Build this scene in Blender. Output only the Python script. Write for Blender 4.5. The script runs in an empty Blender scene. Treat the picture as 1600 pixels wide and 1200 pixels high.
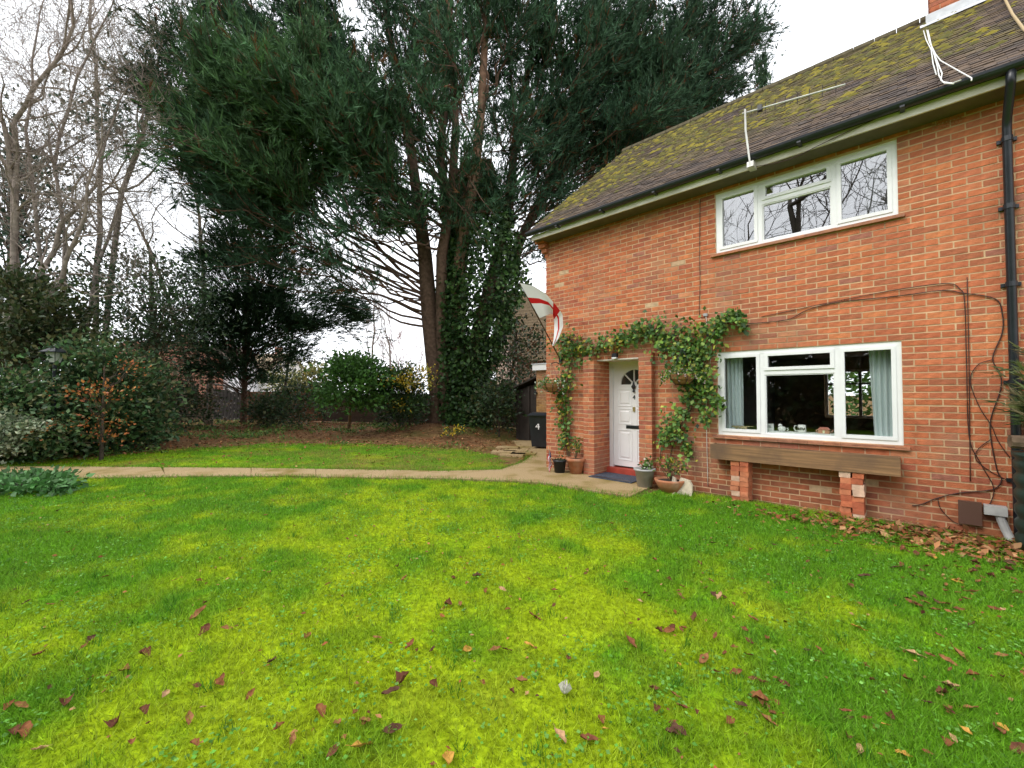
import bpy, math, random
import numpy as np
from mathutils import Vector
rng = np.random.default_rng(7)
random.seed(7)
R = math.radians
scene = bpy.context.scene
col = scene.collection

# ------------------------------------------------------------------ camera, world, sun, exposure
CAM = np.array([5.42, -6.7, 1.47]); YAW = R(43.6); PITCH = math.atan(17/666); FPX = 666.0
cam_d = bpy.data.cameras.new('camera'); cam = bpy.data.objects.new('camera', cam_d); col.objects.link(cam)
cam.location = CAM; cam.rotation_euler = (R(90)+PITCH, 0, YAW)
cam_d.sensor_width = 36; cam_d.lens = 36*FPX/1600; cam_d.clip_start = .05; cam_d.clip_end = 3000
scene.camera = cam
world = bpy.data.worlds.new('World'); scene.world = world; world.use_nodes = True
wn = world.node_tree.nodes; wl = world.node_tree.links; wn.clear()
SUN_EL, SUN_AZ = R(48), R(200)       # light from behind the camera, high, through cloud
sky = wn.new('ShaderNodeTexSky'); sky.sky_type = 'NISHITA'; sky.sun_disc = False
sky.sun_elevation = SUN_EL; sky.sun_rotation = SUN_AZ; sky.dust_density = 5
ov = wn.new('ShaderNodeMix'); ov.data_type = 'RGBA'; ov.inputs[0].default_value = .9
ov.inputs[7].default_value = (14.2, 14.6, 15.3, 1)      # even cloud cover
wl.new(sky.outputs[0], ov.inputs[6])
bg = wn.new('ShaderNodeBackground'); bg.inputs[1].default_value = .1
wl.new(ov.outputs[2], bg.inputs[0])
wo = wn.new('ShaderNodeOutputWorld'); wl.new(bg.outputs[0], wo.inputs[0])
sd = bpy.data.lights.new('sun', 'SUN'); sd.energy = 1.3; sd.angle = R(25); sd.color = (1, .96, .9)
sun = bpy.data.objects.new('sun', sd); col.objects.link(sun)
sdir = Vector((math.sin(SUN_AZ)*math.cos(SUN_EL), math.cos(SUN_AZ)*math.cos(SUN_EL), math.sin(SUN_EL)))
sun.rotation_euler = sdir.to_track_quat('Z', 'Y').to_euler()
scene.view_settings.view_transform = 'Standard'; scene.view_settings.look = 'None'
scene.view_settings.exposure = .55; scene.view_settings.gamma = 1
scene.cycles.max_bounces = 6; scene.cycles.transparent_max_bounces = 12

# ------------------------------------------------------------------ pixel -> place
_fw = np.array([-math.sin(YAW)*math.cos(PITCH), math.cos(YAW)*math.cos(PITCH), math.sin(PITCH)])
_rt = np.array([math.cos(YAW), math.sin(YAW), 0]); _up = np.cross(_rt, _fw)
def ray(x, y): return _fw+_rt*(x-800)/FPX-_up*(y-600)/FPX
def ground(x, y, z=0):
    d = ray(x, y); return CAM+d*(z-CAM[2])/d[2]
def wallp(x, y, Y=0):
    d = ray(x, y); return CAM+d*(Y-CAM[1])/d[1]
def dep(x, y, Z): return CAM+ray(x, y)*Z
def proj(p):
    v = np.asarray(p)-CAM; z = v@_fw; return 800+FPX*(v@_rt)/z, 600-FPX*(v@_up)/z, z

# ------------------------------------------------------------------ noise in numpy
_T = np.random.default_rng(3).random((64, 64))
def vnoise(x, y):
    x = np.asarray(x, float); y = np.asarray(y, float)
    xi = np.floor(x).astype(int); yi = np.floor(y).astype(int); fx = x-xi; fy = y-yi
    fx = fx*fx*(3-2*fx); fy = fy*fy*(3-2*fy)
    g = lambda a, b: _T[a % 64, b % 64]
    return (g(xi, yi)*(1-fx)+g(xi+1, yi)*fx)*(1-fy)+(g(xi, yi+1)*(1-fx)+g(xi+1, yi+1)*fx)*fy
def fnoise(x, y):
    return .5*vnoise(x, y)+.3*vnoise(x*2.1+7, y*2.1+3)+.2*vnoise(x*4.3+1, y*4.3+9)

# ------------------------------------------------------------------ materials
def mat(name, base=(.5, .5, .5), rough=.7, stretch=None, attr=False, var=.0, vscale=8, bump=0, bscale=60, trans=0, metal=0, spec=.5, dark=None, dscale=3):
    m = bpy.data.materials.new(name); m.use_nodes = True; nt = m.node_tree; N = nt.nodes; L = nt.links
    p = N['Principled BSDF']; p.inputs['Roughness'].default_value = rough; p.inputs['Metallic'].default_value = metal
    p.inputs['Specular IOR Level'].default_value = spec
    tc = N.new('ShaderNodeTexCoord')
    if attr:
        a = N.new('ShaderNodeAttribute'); a.attribute_name = 'Col'; c = a.outputs['Color']
    else:
        rgb = N.new('ShaderNodeRGB'); rgb.outputs[0].default_value = (*base, 1); c = rgb.outputs[0]
    if var:
        n = N.new('ShaderNodeTexNoise'); n.inputs['Scale'].default_value = vscale; n.inputs['Detail'].default_value = 5
        if stretch:
            mp_ = N.new('ShaderNodeMapping'); mp_.inputs['Scale'].default_value = stretch; L.new(tc.outputs['Object'], mp_.inputs[0]); L.new(mp_.outputs[0], n.inputs['Vector'])
        else: L.new(tc.outputs['Object'], n.inputs['Vector'])
        mr = N.new('ShaderNodeMapRange'); mr.inputs[1].default_value = .3; mr.inputs[2].default_value = .7
        mr.inputs[3].default_value = 1-var; mr.inputs[4].default_value = 1+var; L.new(n.outputs[0], mr.inputs[0])
        v = N.new('ShaderNodeVectorMath'); v.operation = 'SCALE'; L.new(c, v.inputs[0]); L.new(mr.outputs[0], v.inputs['Scale']); c = v.outputs[0]
    if dark:
        n = N.new('ShaderNodeTexNoise'); n.inputs['Scale'].default_value = dscale; n.inputs['Detail'].default_value = 6
        L.new(tc.outputs['Object'], n.inputs['Vector'])
        mr = N.new('ShaderNodeMapRange'); mr.inputs[1].default_value = .48; mr.inputs[2].default_value = .72; L.new(n.outputs[0], mr.inputs[0])
        mx = N.new('ShaderNodeMix'); mx.data_type = 'RGBA'; L.new(mr.outputs[0], mx.inputs[0]); L.new(c, mx.inputs[6]); mx.inputs[7].default_value = (*dark, 1); c = mx.outputs[2]
    L.new(c, p.inputs['Base Color'])
    if bump:
        n = N.new('ShaderNodeTexNoise'); n.inputs['Scale'].default_value = bscale; n.inputs['Detail'].default_value = 4
        L.new(tc.outputs['Object'], n.inputs['Vector'])
        b = N.new('ShaderNodeBump'); b.inputs['Strength'].default_value = bump; b.inputs['Distance'].default_value = .01
        L.new(n.outputs[0], b.inputs['Height']); L.new(b.outputs[0], p.inputs['Normal'])
    if trans:
        t = N.new('ShaderNodeBsdfTranslucent'); L.new(c, t.inputs[0])
        ms = N.new('ShaderNodeMixShader'); ms.inputs[0].default_value = trans
        L.new(p.outputs[0], ms.inputs[1]); L.new(t.outputs[0], ms.inputs[2]); L.new(ms.outputs[0], N['Material Output'].inputs[0])
    return m
M = {}
M['brick'] = mat('brick', attr=True, rough=.9, var=.22, vscale=14, bump=.6, bscale=90, spec=.2, dark=(.34, .17, .11), dscale=1.1)
M['mortar'] = mat('mortar', (.58, .40, .24), .95, var=.2, vscale=6, bump=.3, bscale=150, spec=.1, dark=(.36, .23, .14), dscale=1.6)
M['tile'] = mat('roof_tile', attr=True, rough=.9, var=.35, vscale=12, bump=.5, spec=.2)
M['leaf'] = mat('leaf', attr=True, rough=.5, trans=.22, spec=.35)
M['needle'] = mat('needle_foliage', attr=True, rough=.75, trans=.15, spec=.2)
M['grass'] = mat('grass_blade', attr=True, rough=.6, trans=.3, spec=.25)
M['bark'] = mat('bark', attr=True, rough=.95, var=.35, vscale=9, bump=.8, bscale=25, spec=.1)
M['deadleaf'] = mat('dead_leaf', attr=True, rough=.8, spec=.12, var=.3, vscale=6)
M['vcol'] = mat('painted', attr=True, rough=.6, var=.08, vscale=5)
M['upvc'] = mat('white_plastic', (.80, .80, .80), .35, var=.04, vscale=4)
M['door'] = mat('door_paint', (.82, .82, .83), .3, var=.03, vscale=3)
M['black'] = mat('black_plastic', (.014, .017, .022), .35, var=.3, vscale=6)
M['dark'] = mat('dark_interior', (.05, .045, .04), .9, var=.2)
M['cream'] = mat('cream_fascia', (.68, .64, .55), .6, var=.15, vscale=3, dark=(.45, .41, .31), dscale=2)
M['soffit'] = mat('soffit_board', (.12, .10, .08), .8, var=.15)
M['concrete'] = mat('concrete', (.37, .27, .145), .95, var=.4, vscale=70, bump=.5, bscale=120, spec=.1, dark=(.20, .15, .04), dscale=1.7)
M['wood'] = mat('trough_wood', (.23, .125, .055), .75, stretch=(.5, 14, 14), var=.4, vscale=3, bump=.3, bscale=40, dark=(.12, .07, .04), dscale=2.5)
M['darkwood'] = mat('dark_timber', (.028, .02, .015), .85, var=.3, vscale=6, bump=.4)
M['fencewood'] = mat('fence_timber', attr=True, rough=.85, var=.3, vscale=5, bump=.4)
M['terra'] = mat('terracotta', (.42, .16, .075), .8, var=.2, vscale=12, dark=(.45, .27, .17), dscale=5)
M['soil'] = mat('potting_soil', (.04, .025, .015), 1, var=.3, bump=.8)
M['red'] = mat('red_step_paint', (.42, .06, .035), .55, var=.2)
M['cloth'] = mat('cloth', attr=True, rough=.9, trans=.25, spec=.1)
M['stone'] = mat('pale_stone', (.52, .45, .33), .9, var=.2, vscale=12, bump=.5)
M['lead'] = mat('lead_flashing', (.52, .54, .56), .5, var=.15)
M['alu'] = mat('weathered_aluminium', (.55, .54, .50), .45, metal=.4, var=.2)
M['cable'] = mat('dark_cable', (.045, .016, .012), .6)
M['wcable'] = mat('pale_cable', (.68, .68, .64), .5)
M['ceramic'] = mat('ceramic', attr=True, rough=.15)
M['grey'] = mat('grey_plastic', (.38, .38, .37), .6, var=.2)
M['brass'] = mat('brass', (.6, .45, .2), .35, metal=.8)
def glass_mat(name, f0, tint):
    m = bpy.data.materials.new(name); m.use_nodes = True; N = m.node_tree.nodes; L = m.node_tree.links; N.clear()
    g = N.new('ShaderNodeBsdfGlossy'); g.inputs['Roughness'].default_value = .0
    t = N.new('ShaderNodeBsdfTransparent'); t.inputs[0].default_value = (*tint, 1)
    lw = N.new('ShaderNodeLayerWeight'); lw.inputs[0].default_value = .5
    p = N.new('ShaderNodeMath'); p.operation = 'POWER'; p.inputs[1].default_value = 5; L.new(lw.outputs['Facing'], p.inputs[0])
    f = N.new('ShaderNodeMapRange'); f.inputs[3].default_value = f0; f.inputs[4].default_value = 1; L.new(p.outputs[0], f.inputs[0])
    x = N.new('ShaderNodeMixShader'); L.new(f.outputs[0], x.inputs[0]); L.new(t.outputs[0], x.inputs[1]); L.new(g.outputs[0], x.inputs[2])
    o = N.new('ShaderNodeOutputMaterial'); L.new(x.outputs[0], o.inputs[0]); return m
M['glass'] = glass_mat('window_glass', .07, (.93, .95, .94)); M['reflect_boost'] = glass_mat('reflect_boost_glass', .27, (.85, .87, .88))  # upstairs panes are the same glazing, sky reflection strengthened in their material
def ground_mat():
    m = mat('leafy_soil', (.19, .105, .05), 1, var=.5, vscale=5, bump=1, bscale=30, spec=.05, dark=(.11, .12, .03), dscale=.5); return m
M['ground'] = ground_mat()
M['lawn'] = mat('mossy_lawn', attr=True, rough=.95, var=.45, vscale=28, bump=1, bscale=70, spec=.05)

# ------------------------------------------------------------------ mesh helpers
class MB:
    def __init__(s): s.v = []; s.f = []; s.c = []; s.n = 0
    def add(s, vs, fs, c=(.5, .5, .5)):
        vs = [tuple(p) for p in vs]; s.v += vs; s.f += [tuple(i+s.n for i in f) for f in fs]; s.c += [tuple(c)]*len(fs); s.n += len(vs); return s
    def box(s, a, b, c=(.5, .5, .5), jit=0):
        (x0, y0, z0), (x1, y1, z1) = a, b
        vs = [(x, y, z) for z in (z0, z1) for y in (y0, y1) for x in (x0, x1)]
        if jit: vs = [tuple(q+random.uniform(-jit, jit) for q in p) for p in vs]
        return s.add(vs, [(0, 2, 3, 1), (4, 5, 7, 6), (0, 1, 5, 4), (2, 6, 7, 3), (0, 4, 6, 2), (1, 3, 7, 5)], c)
    def tube(s, pts, rad, k=6, c=(.5, .5, .5), cap=True):
        pts = [np.asarray(p, float) for p in pts]; n = len(pts)
        if not hasattr(rad, '__len__'): rad = [rad]*n
        vs = []; d0 = pts[-1]-pts[0]; ref = np.array([0, 0, 1.]) if abs(d0[2]) < .8*np.linalg.norm(d0)+1e-9 else np.array([1., 0, 0])
        for i in range(n):
            d = pts[min(i+1, n-1)]-pts[max(i-1, 0)]; d = d/(np.linalg.norm(d)+1e-9)
            a = np.cross(d, ref); a /= (np.linalg.norm(a)+1e-9); b = np.cross(d, a)
            for j in range(k):
                t = 2*math.pi*j/k; vs.append(pts[i]+(a*math.cos(t)+b*math.sin(t))*rad[i])
        fs = [(i*k+j, i*k+(j+1) % k, (i+1)*k+(j+1) % k, (i+1)*k+j) for i in range(n-1) for j in range(k)]
        if cap: fs += [tuple(range(k))[::-1], tuple((n-1)*k+j for j in range(k))]
        return s.add(vs, fs, c)
    def lathe(s, prof, o=(0, 0, 0), k=20, c=(.5, .5, .5)):
        vs = [(o[0]+r*math.cos(2*math.pi*j/k), o[1]+r*math.sin(2*math.pi*j/k), o[2]+z) for r, z in prof for j in range(k)]
        n = len(prof)
        fs = [(i*k+j, i*k+(j+1) % k, (i+1)*k+(j+1) % k, (i+1)*k+j) for i in range(n-1) for j in range(k)]
        return s.add(vs, fs+[tuple(range(k))[::-1], tuple((n-1)*k+j for j in range(k))], c)
    def grid(s, fn, nu, nv, c=(.5, .5, .5), cf=None):
        vs = [fn(i/nu, j/nv) for j in range(nv+1) for i in range(nu+1)]
        for j in range(nv):
            for i in range(nu):
                pass
        fs = [(j*(nu+1)+i, j*(nu+1)+i+1, (j+1)*(nu+1)+i+1, (j+1)*(nu+1)+i) for j in range(nv) for i in range(nu)]
        s.v += [tuple(p) for p in vs]; s.f += [tuple(q+s.n for q in f) for f in fs]; s.n += len(vs)
        s.c += [cf((i+.5)/nu, (j+.5)/nv) if cf else c for j in range(nv) for i in range(nu)]; return s
    def mesh(s, name, m, smooth=False):
        me = bpy.data.meshes.new(name); me.from_pydata(s.v, [], s.f); me.materials.append(m)
        a = me.attributes.new('Col', 'FLOAT_COLOR', 'FACE')
        a.data.foreach_set('color', np.c_[np.array(s.c, float).reshape(-1, 3), np.ones(len(s.c))].ravel())
        if smooth: me.polygons.foreach_set('use_smooth', [True]*len(me.polygons))
        return me
    def build(s, name, m, parent=None, smooth=False, kind=None):
        return link(s.mesh(name, m, smooth), name, parent, kind)
def link(me, name, parent=None, kind=None):
    o = bpy.data.objects.new(name, me); col.objects.link(o); o.parent = parent
    if kind: o['kind'] = kind
    return o
def tag(o, label, cat, group=None):
    o['label'] = label; o['category'] = cat
    if group: o['group'] = group
    return o
def thing(name, label, cat, group=None, loc=(0, 0, 0)):
    o = bpy.data.objects.new(name, None); col.objects.link(o); o.empty_display_size = .1; return tag(o, label, cat, group)
def npmesh(name, V, nper, C, m):
    """V: (N, nper, 3) one face of nper corners each; C: (N,3)"""
    n = len(V); me = bpy.data.meshes.new(name)
    me.vertices.add(n*nper); me.vertices.foreach_set('co', V.reshape(-1).astype(np.float32))
    me.loops.add(n*nper); me.loops.foreach_set('vertex_index', np.arange(n*nper, dtype=np.int32))
    me.polygons.add(n); me.polygons.foreach_set('loop_start', np.arange(0, n*nper, nper, dtype=np.int32))
    me.update(calc_edges=True); me.materials.append(m)
    a = me.attributes.new('Col', 'FLOAT_COLOR', 'FACE')
    a.data.foreach_set('color', np.c_[np.clip(C, 0, 1), np.ones(n)].ravel().astype(np.float32))
    return me
def unit(v): return v/(np.linalg.norm(v, axis=-1, keepdims=True)+1e-9)
def rvec(n, g=rng): return unit(g.normal(size=(n, 3)))
def palette(n, cols, var=.25, g=rng):
    cols = np.array(cols); c = cols[g.integers(0, len(cols), n)]
    return np.clip(c*(1+g.normal(size=(n, 1))*var), .002, 1)
def leaf_quads(P, size, D=None, aspect=.55, spread=1., g=rng, N=None):
    n = len(P); size = np.broadcast_to(size, n)*(1+g.uniform(-.35, .35, n))
    d = rvec(n, g) if D is None else unit(D+rvec(n, g)*spread)
    nn = rvec(n, g) if N is None else unit(N+rvec(n, g)*.5)
    s = unit(np.cross(d, nn)); nn = np.cross(s, d)
    L = size[:, None]
    a = P; b = P+d*L*.5+s*L*aspect*.5+nn*L*.08; c = P+d*L; e = P+d*L*.5-s*L*aspect*.5+nn*L*.08
    return np.stack([a, b, c, e], 1)
def sprays(P, D, size, k=9, g=rng, fan=.55, w=.06):
    """feathery plumes: k narrow blades fanned about D"""
    n = len(P); P = np.repeat(P, k, 0); D = np.repeat(unit(D), k, 0); S = np.repeat(np.broadcast_to(size, n), k)*g.uniform(.55, 1.2, n*k)
    L = S[:, None]; u = g.uniform(-.25, .7, (n*k, 1)); d = unit(D+rvec(n*k, g)*fan*(1.1-.6*u)); s = unit(np.cross(d, rvec(n*k, g)))
    off = D*L*u
    return np.stack([P+off-s*L*w, P+off+s*L*w, P+off+d*L*.9], 1)

# ------------------------------------------------------------------ terrain
TREE = np.array([-7.75, 3.55])
def gh(x, y):
    x = np.asarray(x, float); y = np.asarray(y, float)
    r2 = (x-TREE[0])**2+(y-TREE[1])**2
    bed = 1/(1+np.exp(((x+7.2)*.7+(y-1)*-.35)*2))
    return .42*np.exp(-r2/3.4)+.06*bed*fnoise(x*.6, y*.6)
def inpoly(x, y, poly):
    x = np.asarray(x, float); y = np.asarray(y, float); r = np.zeros(x.shape, bool); n = len(poly)
    for i in range(n):
        (x0, y0), (x1, y1) = poly[i], poly[(i+1) % n]
        c = ((y0 > y) != (y1 > y)) & (x < (x1-x0)*(y-y0)/(y1-y0+1e-12)+x0); r ^= c
    return r
def axis(lo, hi, step, far):
    c = list(np.arange(lo, hi+1e-6, step)); a = []; d = step
    x = hi
    while x < far: d *= 1.5; x += d; a.append(x)
    b = []; d = step; x = lo
    while x > -far: d *= 1.5; x -= d; b.append(x)
    return np.array(b[::-1]+c+a)
def grid_obj(name, xs, ys, zf, m, keep=None, cf=None, kind='structure'):
    X, Y = np.meshgrid(xs, ys); nx = len(xs); V = np.stack([X, Y, zf(X, Y)], -1).reshape(-1, 3)
    j, i = np.mgrid[0:len(ys)-1, 0:nx-1]; a = (j*nx+i).ravel(); F = np.stack([a, a+1, a+1+nx, a+nx], 1)
    cx = (X[:-1, :-1]+X[1:, 1:]).ravel()/2; cy = (Y[:-1, :-1]+Y[1:, 1:]).ravel()/2
    if keep is not None: k = keep(cx, cy); F = F[k]; cx = cx[k]; cy = cy[k]
    me = bpy.data.meshes.new(name); me.vertices.add(len(V)); me.vertices.foreach_set('co', V.ravel())
    me.loops.add(len(F)*4); me.loops.foreach_set('vertex_index', F.ravel().astype(np.int32))
    me.polygons.add(len(F)); me.polygons.foreach_set('loop_start', np.arange(0, len(F)*4, 4, dtype=np.int32)); me.update(calc_edges=True)
    me.materials.append(m); C = cf(cx, cy) if cf else np.full((len(F), 3), .3)
    at = me.attributes.new('Col', 'FLOAT_COLOR', 'FACE'); at.data.foreach_set('color', np.c_[C, np.ones(len(F))].ravel().astype(np.float32))
    o = link(me, name, None, kind); return o
grid_obj('ground', axis(-30, 12, .4, 900), axis(-14, 14, .4, 900), gh, M['ground'])
PATH = [(-16, -17.3), (-9, -10.4), (-6.09, -7.44), (-3.21, -4.3), (-.49, -2.1), (.4, -1.5), (1.02, -1.22), (1.77, -1.19), (2.42, -1.12), (2.33, -.12), (.96, .02), (-.02, .02), (-.02, 2.95), (-2.6, 2.95), (-3.4, 3.6), (-3.9, 3.1), (-2.6, 2.0), (-1.35, 1.15), (-.75, .1), (-.45, -.85), (-1.07, -1.62), (-4.1, -4.05), (-8.12, -7.57), (-12, -11.6), (-19, -19)]
LAWN = [(-14, -16.2), (-9, -10.5), (-6.09, -7.5), (-3.21, -4.4), (-.49, -2.2), (.4, -1.6), (1.0, -1.3), (2.4, -1.2), (2.6, -.3), (3.2, -.16), (9, -.16), (14, -2), (14, -16), (0, -18)]
SIDE = [(-.5, -.85), (-.95, -.2), (-1.9, .5), (-3.15, .75), (-4.4, .45), (-5.7, -.1), (-7.1, -1.0), (-8.4, -2.1), (-9.1, -4.3), (-8.6, -6.5), (-9.9, -8.5), (-12, -11.4), (-8.12, -7.5), (-4.1, -4.0), (-1.07, -1.6)]
MC = ground(720, 930)[:2]                                                            # the mossiest part of the lawn
def patch(x, y):
    x = np.asarray(x, float); y = np.asarray(y, float); d = np.exp(-((x-MC[0])**2+(y-MC[1])**2)/5.5)
    return np.clip((.45*fnoise(x*.55+3, y*.55+1)+.55*fnoise(x*2.4+13, y*2.4+8)-.455+.15*d)*3.8, 0, 1)
def worn(x, y): return np.clip((fnoise(x*1.3+30, y*1.3+11)-.58)*4, 0, 1)
def lawn_col(x, y):
    p = patch(x, y)[:, None]; w = worn(x, y)[:, None]
    c = np.array([.10, .25, .008])*(1-p)+np.array([.25, .34, .008])*p
    c = c*(1-.35*w)+np.array([.12, .10, .02])*.35*w
    return c*(.55+.75*fnoise(x*9, y*9))[:, None]
def side_col(x, y): w = np.clip(fnoise(x*.9+2, y*.9)*2.4-.75+.12*(y+2.5), 0, 1)[:, None]; return lawn_col(x, y)*(1-.7*w)+np.array([.17, .12, .04])*.7*w
lx = np.arange(-14, 14.01, .1); ly = np.arange(-16, .4, .1)
edge = lambda x, y, P, a=.1: inpoly(x+a*(fnoise(x*3, y*3)-.5)*2, y+a*(fnoise(y*3, x*3+5)-.5)*2, P)
grid_obj('lawn', lx, ly, lambda x, y: gh(x, y)+.006, M['lawn'], lambda x, y: edge(x, y, LAWN), lawn_col)
grid_obj('side_lawn', lx, np.arange(-13, 1.2, .1), lambda x, y: gh(x, y)+.006, M['lawn'], lambda x, y: edge(x, y, SIDE, .45), side_col)
def slab(poly, top=.028, jit=0):
    n = len(poly); m_ = MB(); dz = [random.uniform(-jit, jit) for _ in poly]
    return m_.add([(x, y, top+d) for (x, y), d in zip(poly, dz)]+[(x, y, -.05) for x, y in poly], [tuple(range(n))]+[(i, i+n, (i+1) % n+n, (i+1) % n) for i in range(n)])
i0 = PATH.index((-.49, -2.1)); i1 = PATH.index((-1.07, -1.62))
path = slab(PATH[i0:i1+1]).build('path', M['concrete'], None, kind='structure')
LOW, HIGH = np.array(PATH[:i0+1]), np.array((PATH[i1:])[::-1])
def along(P, t):
    f = t*(len(P)-1); i = min(int(f), len(P)-2); return P[i]+(P[i+1]-P[i])*(f-i)
cuts = [0, .2, .36, .47, .57, .66, .745, .83, .92, 1]
for t0, t1 in zip(cuts[:-1], cuts[1:]):
    q_ = []
    ts = np.linspace(t0+.0003, t1-.0003, 5)
    wob = [random.uniform(-.015, .015) for _ in range(4)]
    lo_ = [along(LOW, t)+rng.normal(size=2)*.012 for t in ts]; hi_ = [along(HIGH, t)+rng.normal(size=2)*.012 for t in ts]
    slab([tuple(p) for p in lo_]+[tuple(p) for p in hi_[::-1]], .026, .002).build('path_slab', M['concrete'], path)

# ------------------------------------------------------------------ house
HX = 8.4                                       # the terrace goes on to the right, out of frame
house = thing('brick_house', 'red brick house with mossy tiled roof and white door numbered 4', 'house')
wall = MB()
def wall_holes(b, x0, x1, z0, z1, holes, y0, y1):
    xs = sorted({x0, x1}|{h[0] for h in holes}|{h[1] for h in holes}); zs = sorted({z0, z1}|{h[2] for h in holes}|{h[3] for h in holes})
    for i in range(len(xs)-1):
        for j in range(len(zs)-1):
            cx = (xs[i]+xs[i+1])/2; cz = (zs[j]+zs[j+1])/2
            if any(h[0] < cx < h[1] and h[2] < cz < h[3] for h in holes): continue
            b.box((xs[i], y0, zs[j]), (xs[i+1], y1, zs[j+1]))
WLO = (3.265, 5.29, .885, 2.1); WUP = (3.265, 5.29, 3.58, 4.48); DOOR = (1.18, 2.07, 0, 2.1)
HOLES = [WLO, WUP, DOOR]
wall_holes(wall, 0, HX, -.1, 4.7, HOLES, 0, .28)
wall.box((0, .28, -.1), (.28, 6.9, 4.7)); wall.box((HX-.28, .28, -.1), (HX, 6.9, 4.7))
wall_holes(wall, .28, HX-.28, -.1, 4.7, [(3.7, 5.1, .9, 2.1)], 6.62, 6.9)
for yy0, yy1, zz in ((-.0, 3.45, 0), ):
    pass
# gable triangle of the end wall
wall.add([(0, 0, 4.62), (0, 6.9, 4.7), (0, 3.45, 7.7), (.28, 0, 4.62), (.28, 6.9, 4.7), (.28, 3.45, 7.7)], [(0, 2, 1), (3, 4, 5), (0, 3, 5, 2), (1, 2, 5, 4)])
wall_o = wall.build('wall', M['mortar'], house)
BR = np.array([1.03, 1.05, 1.03])*np.array([(.47, .145, .066), (.43, .125, .06), (.52, .175, .075), (.36, .105, .06), (.50, .20, .10), (.34, .13, .09), (.40, .13, .068), (.45, .135, .06)])
def bcol(x=None, z=None):
    c = BR[random.choices(range(8), [5, 5, 3, 2.4, 1.2, 1, 4, 4])[0]]*random.uniform(.88, 1.09)
    if z is not None:
        damp = max(0, 1-z/(.25+.5*vnoise(x*1.3, 3.)))*random.uniform(.4, 1); c = c*(1-.55*damp)+np.array([.10, .075, .05])*.45*damp
        pale = max(0, vnoise(x*.9+5, z*.9+2)-.62)*2.2*random.random(); c = c*(1-pale*.5)+np.array([.5, .3, .2])*pale*.5
        if random.random() < .012: c = np.array([.52, .36, .22])
    return tuple(c)
bricks = []
for i in range(62):
    z0 = i*.075+.0075; z1 = z0+.060; x = 0; first = (i % 2 == 1); xs = []
    while x < HX:
        w = .0995 if (first and x == 0) else .212
        xs.append((x, min(x+w, HX))); x += w+.013
    for a, b in xs:
        segs = [(a, b)]
        for h in HOLES+[(.955, 1.2, 0, 2.17), (2.05, 2.285, 0, 2.17)]:
            if h[2]-.03 < (z0+z1)/2 < h[3]:
                ns = []
                for p, q in segs:
                    if q <= h[0] or p >= h[1]: ns.append((p, q)); continue
                    if p < h[0]: ns.append((p, h[0]-.003))
                    if q > h[1]: ns.append((h[1]+.003, q))
                segs = ns
        for p, q in segs:
            if q-p > .03: bricks.append((p, q, z0, z1))
def bsize(b):
    p = proj((b[0], 0, b[2])); q = proj((b[1], 0, b[3]))
    if not (0 < p[0] and q[0] < 1600 and 0 < q[1] and p[1] < 1190): return 0
    return (q[0]-p[0])*abs(p[1]-q[1]) if b[1]-b[0] > .2 else 0
bricks.sort(key=bsize, reverse=True)
variants = []
for k in range(28):
    m_ = MB(); c = bcol(5., .1) if k >= 20 else bcol(random.uniform(0, 9), 2.); m_.box((0, -.0025-random.uniform(0, .003), 0), (.212, .03, .060), c, .0018); variants.append(m_.mesh('brick', M['brick']))
for (p, q, z0, z1) in bricks[:300]:
    o = link(random.choice(variants[20:] if z0 < .3 else variants[:20]), 'brick', wall_o); o.location = (p, 0, z0+random.uniform(-.0015, .0015))
bs = MB()
for (p, q, z0, z1) in bricks[300:]: bs.box((p, -.0025-random.uniform(0, .003), z0), (q, .03, z1), bcol(p, z0), .0018)
# end-wall bricks, along y
for i in range(62):
    y = .0 if i % 2 else .1125
    while y < 6.7: bs.box((-.008, y, i*.075+.005), (.02, y+.215, i*.075+.07), bcol(), .001); y += .225
bs.build('brickwork', M['brick'], wall_o, kind='stuff')
# corbelled kneeler at the gable corner
kn = [];
for k in range(4):
    b = MB(); b.box((-.03-.035*k, -.012-.06*k, 4.25+k*.09), (.06, .1, 4.325+k*.09), (.5, .16, .07), .002); b.build('corbel_brick', M['brick'], wall_o)
# porch piers
def pier(x0, x1):
    core = MB().box((x0+.003, -.117, 0), (x1-.003, .43, 2.165)); po = core.build('porch_pier', M['mortar'], house)
    for i in range(29):
        z0 = i*.075+.0075; z1 = z0+.060; y = -.12; xm = (x0+x1)/2
        def put(a, b): o = MB().box(a, b, tuple(np.array(bcol())*.92+.01), .0015).build('brick', M['brick'], po)
        ys = []
        if i % 2: put((x0, y-.002, z0), (x1, y+.1025, z1)); yy = y+.1125
        else: yy = y
        while yy < .42:
            ye = min(yy+.215, .43); put((x0-.002, yy-.002 if yy == y else yy, z0), (xm-.005, ye, z1)); put((xm+.005, yy-.002 if yy == y else yy, z0), (x1+.002, ye, z1)); yy += .225
    return po
pier(.965, 1.19); pier(2.06, 2.285)
MB().box((1.195, -.01, 2.085), (2.055, .43, 2.105)).build('lintel_soffit', M['cream'], house)
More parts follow.
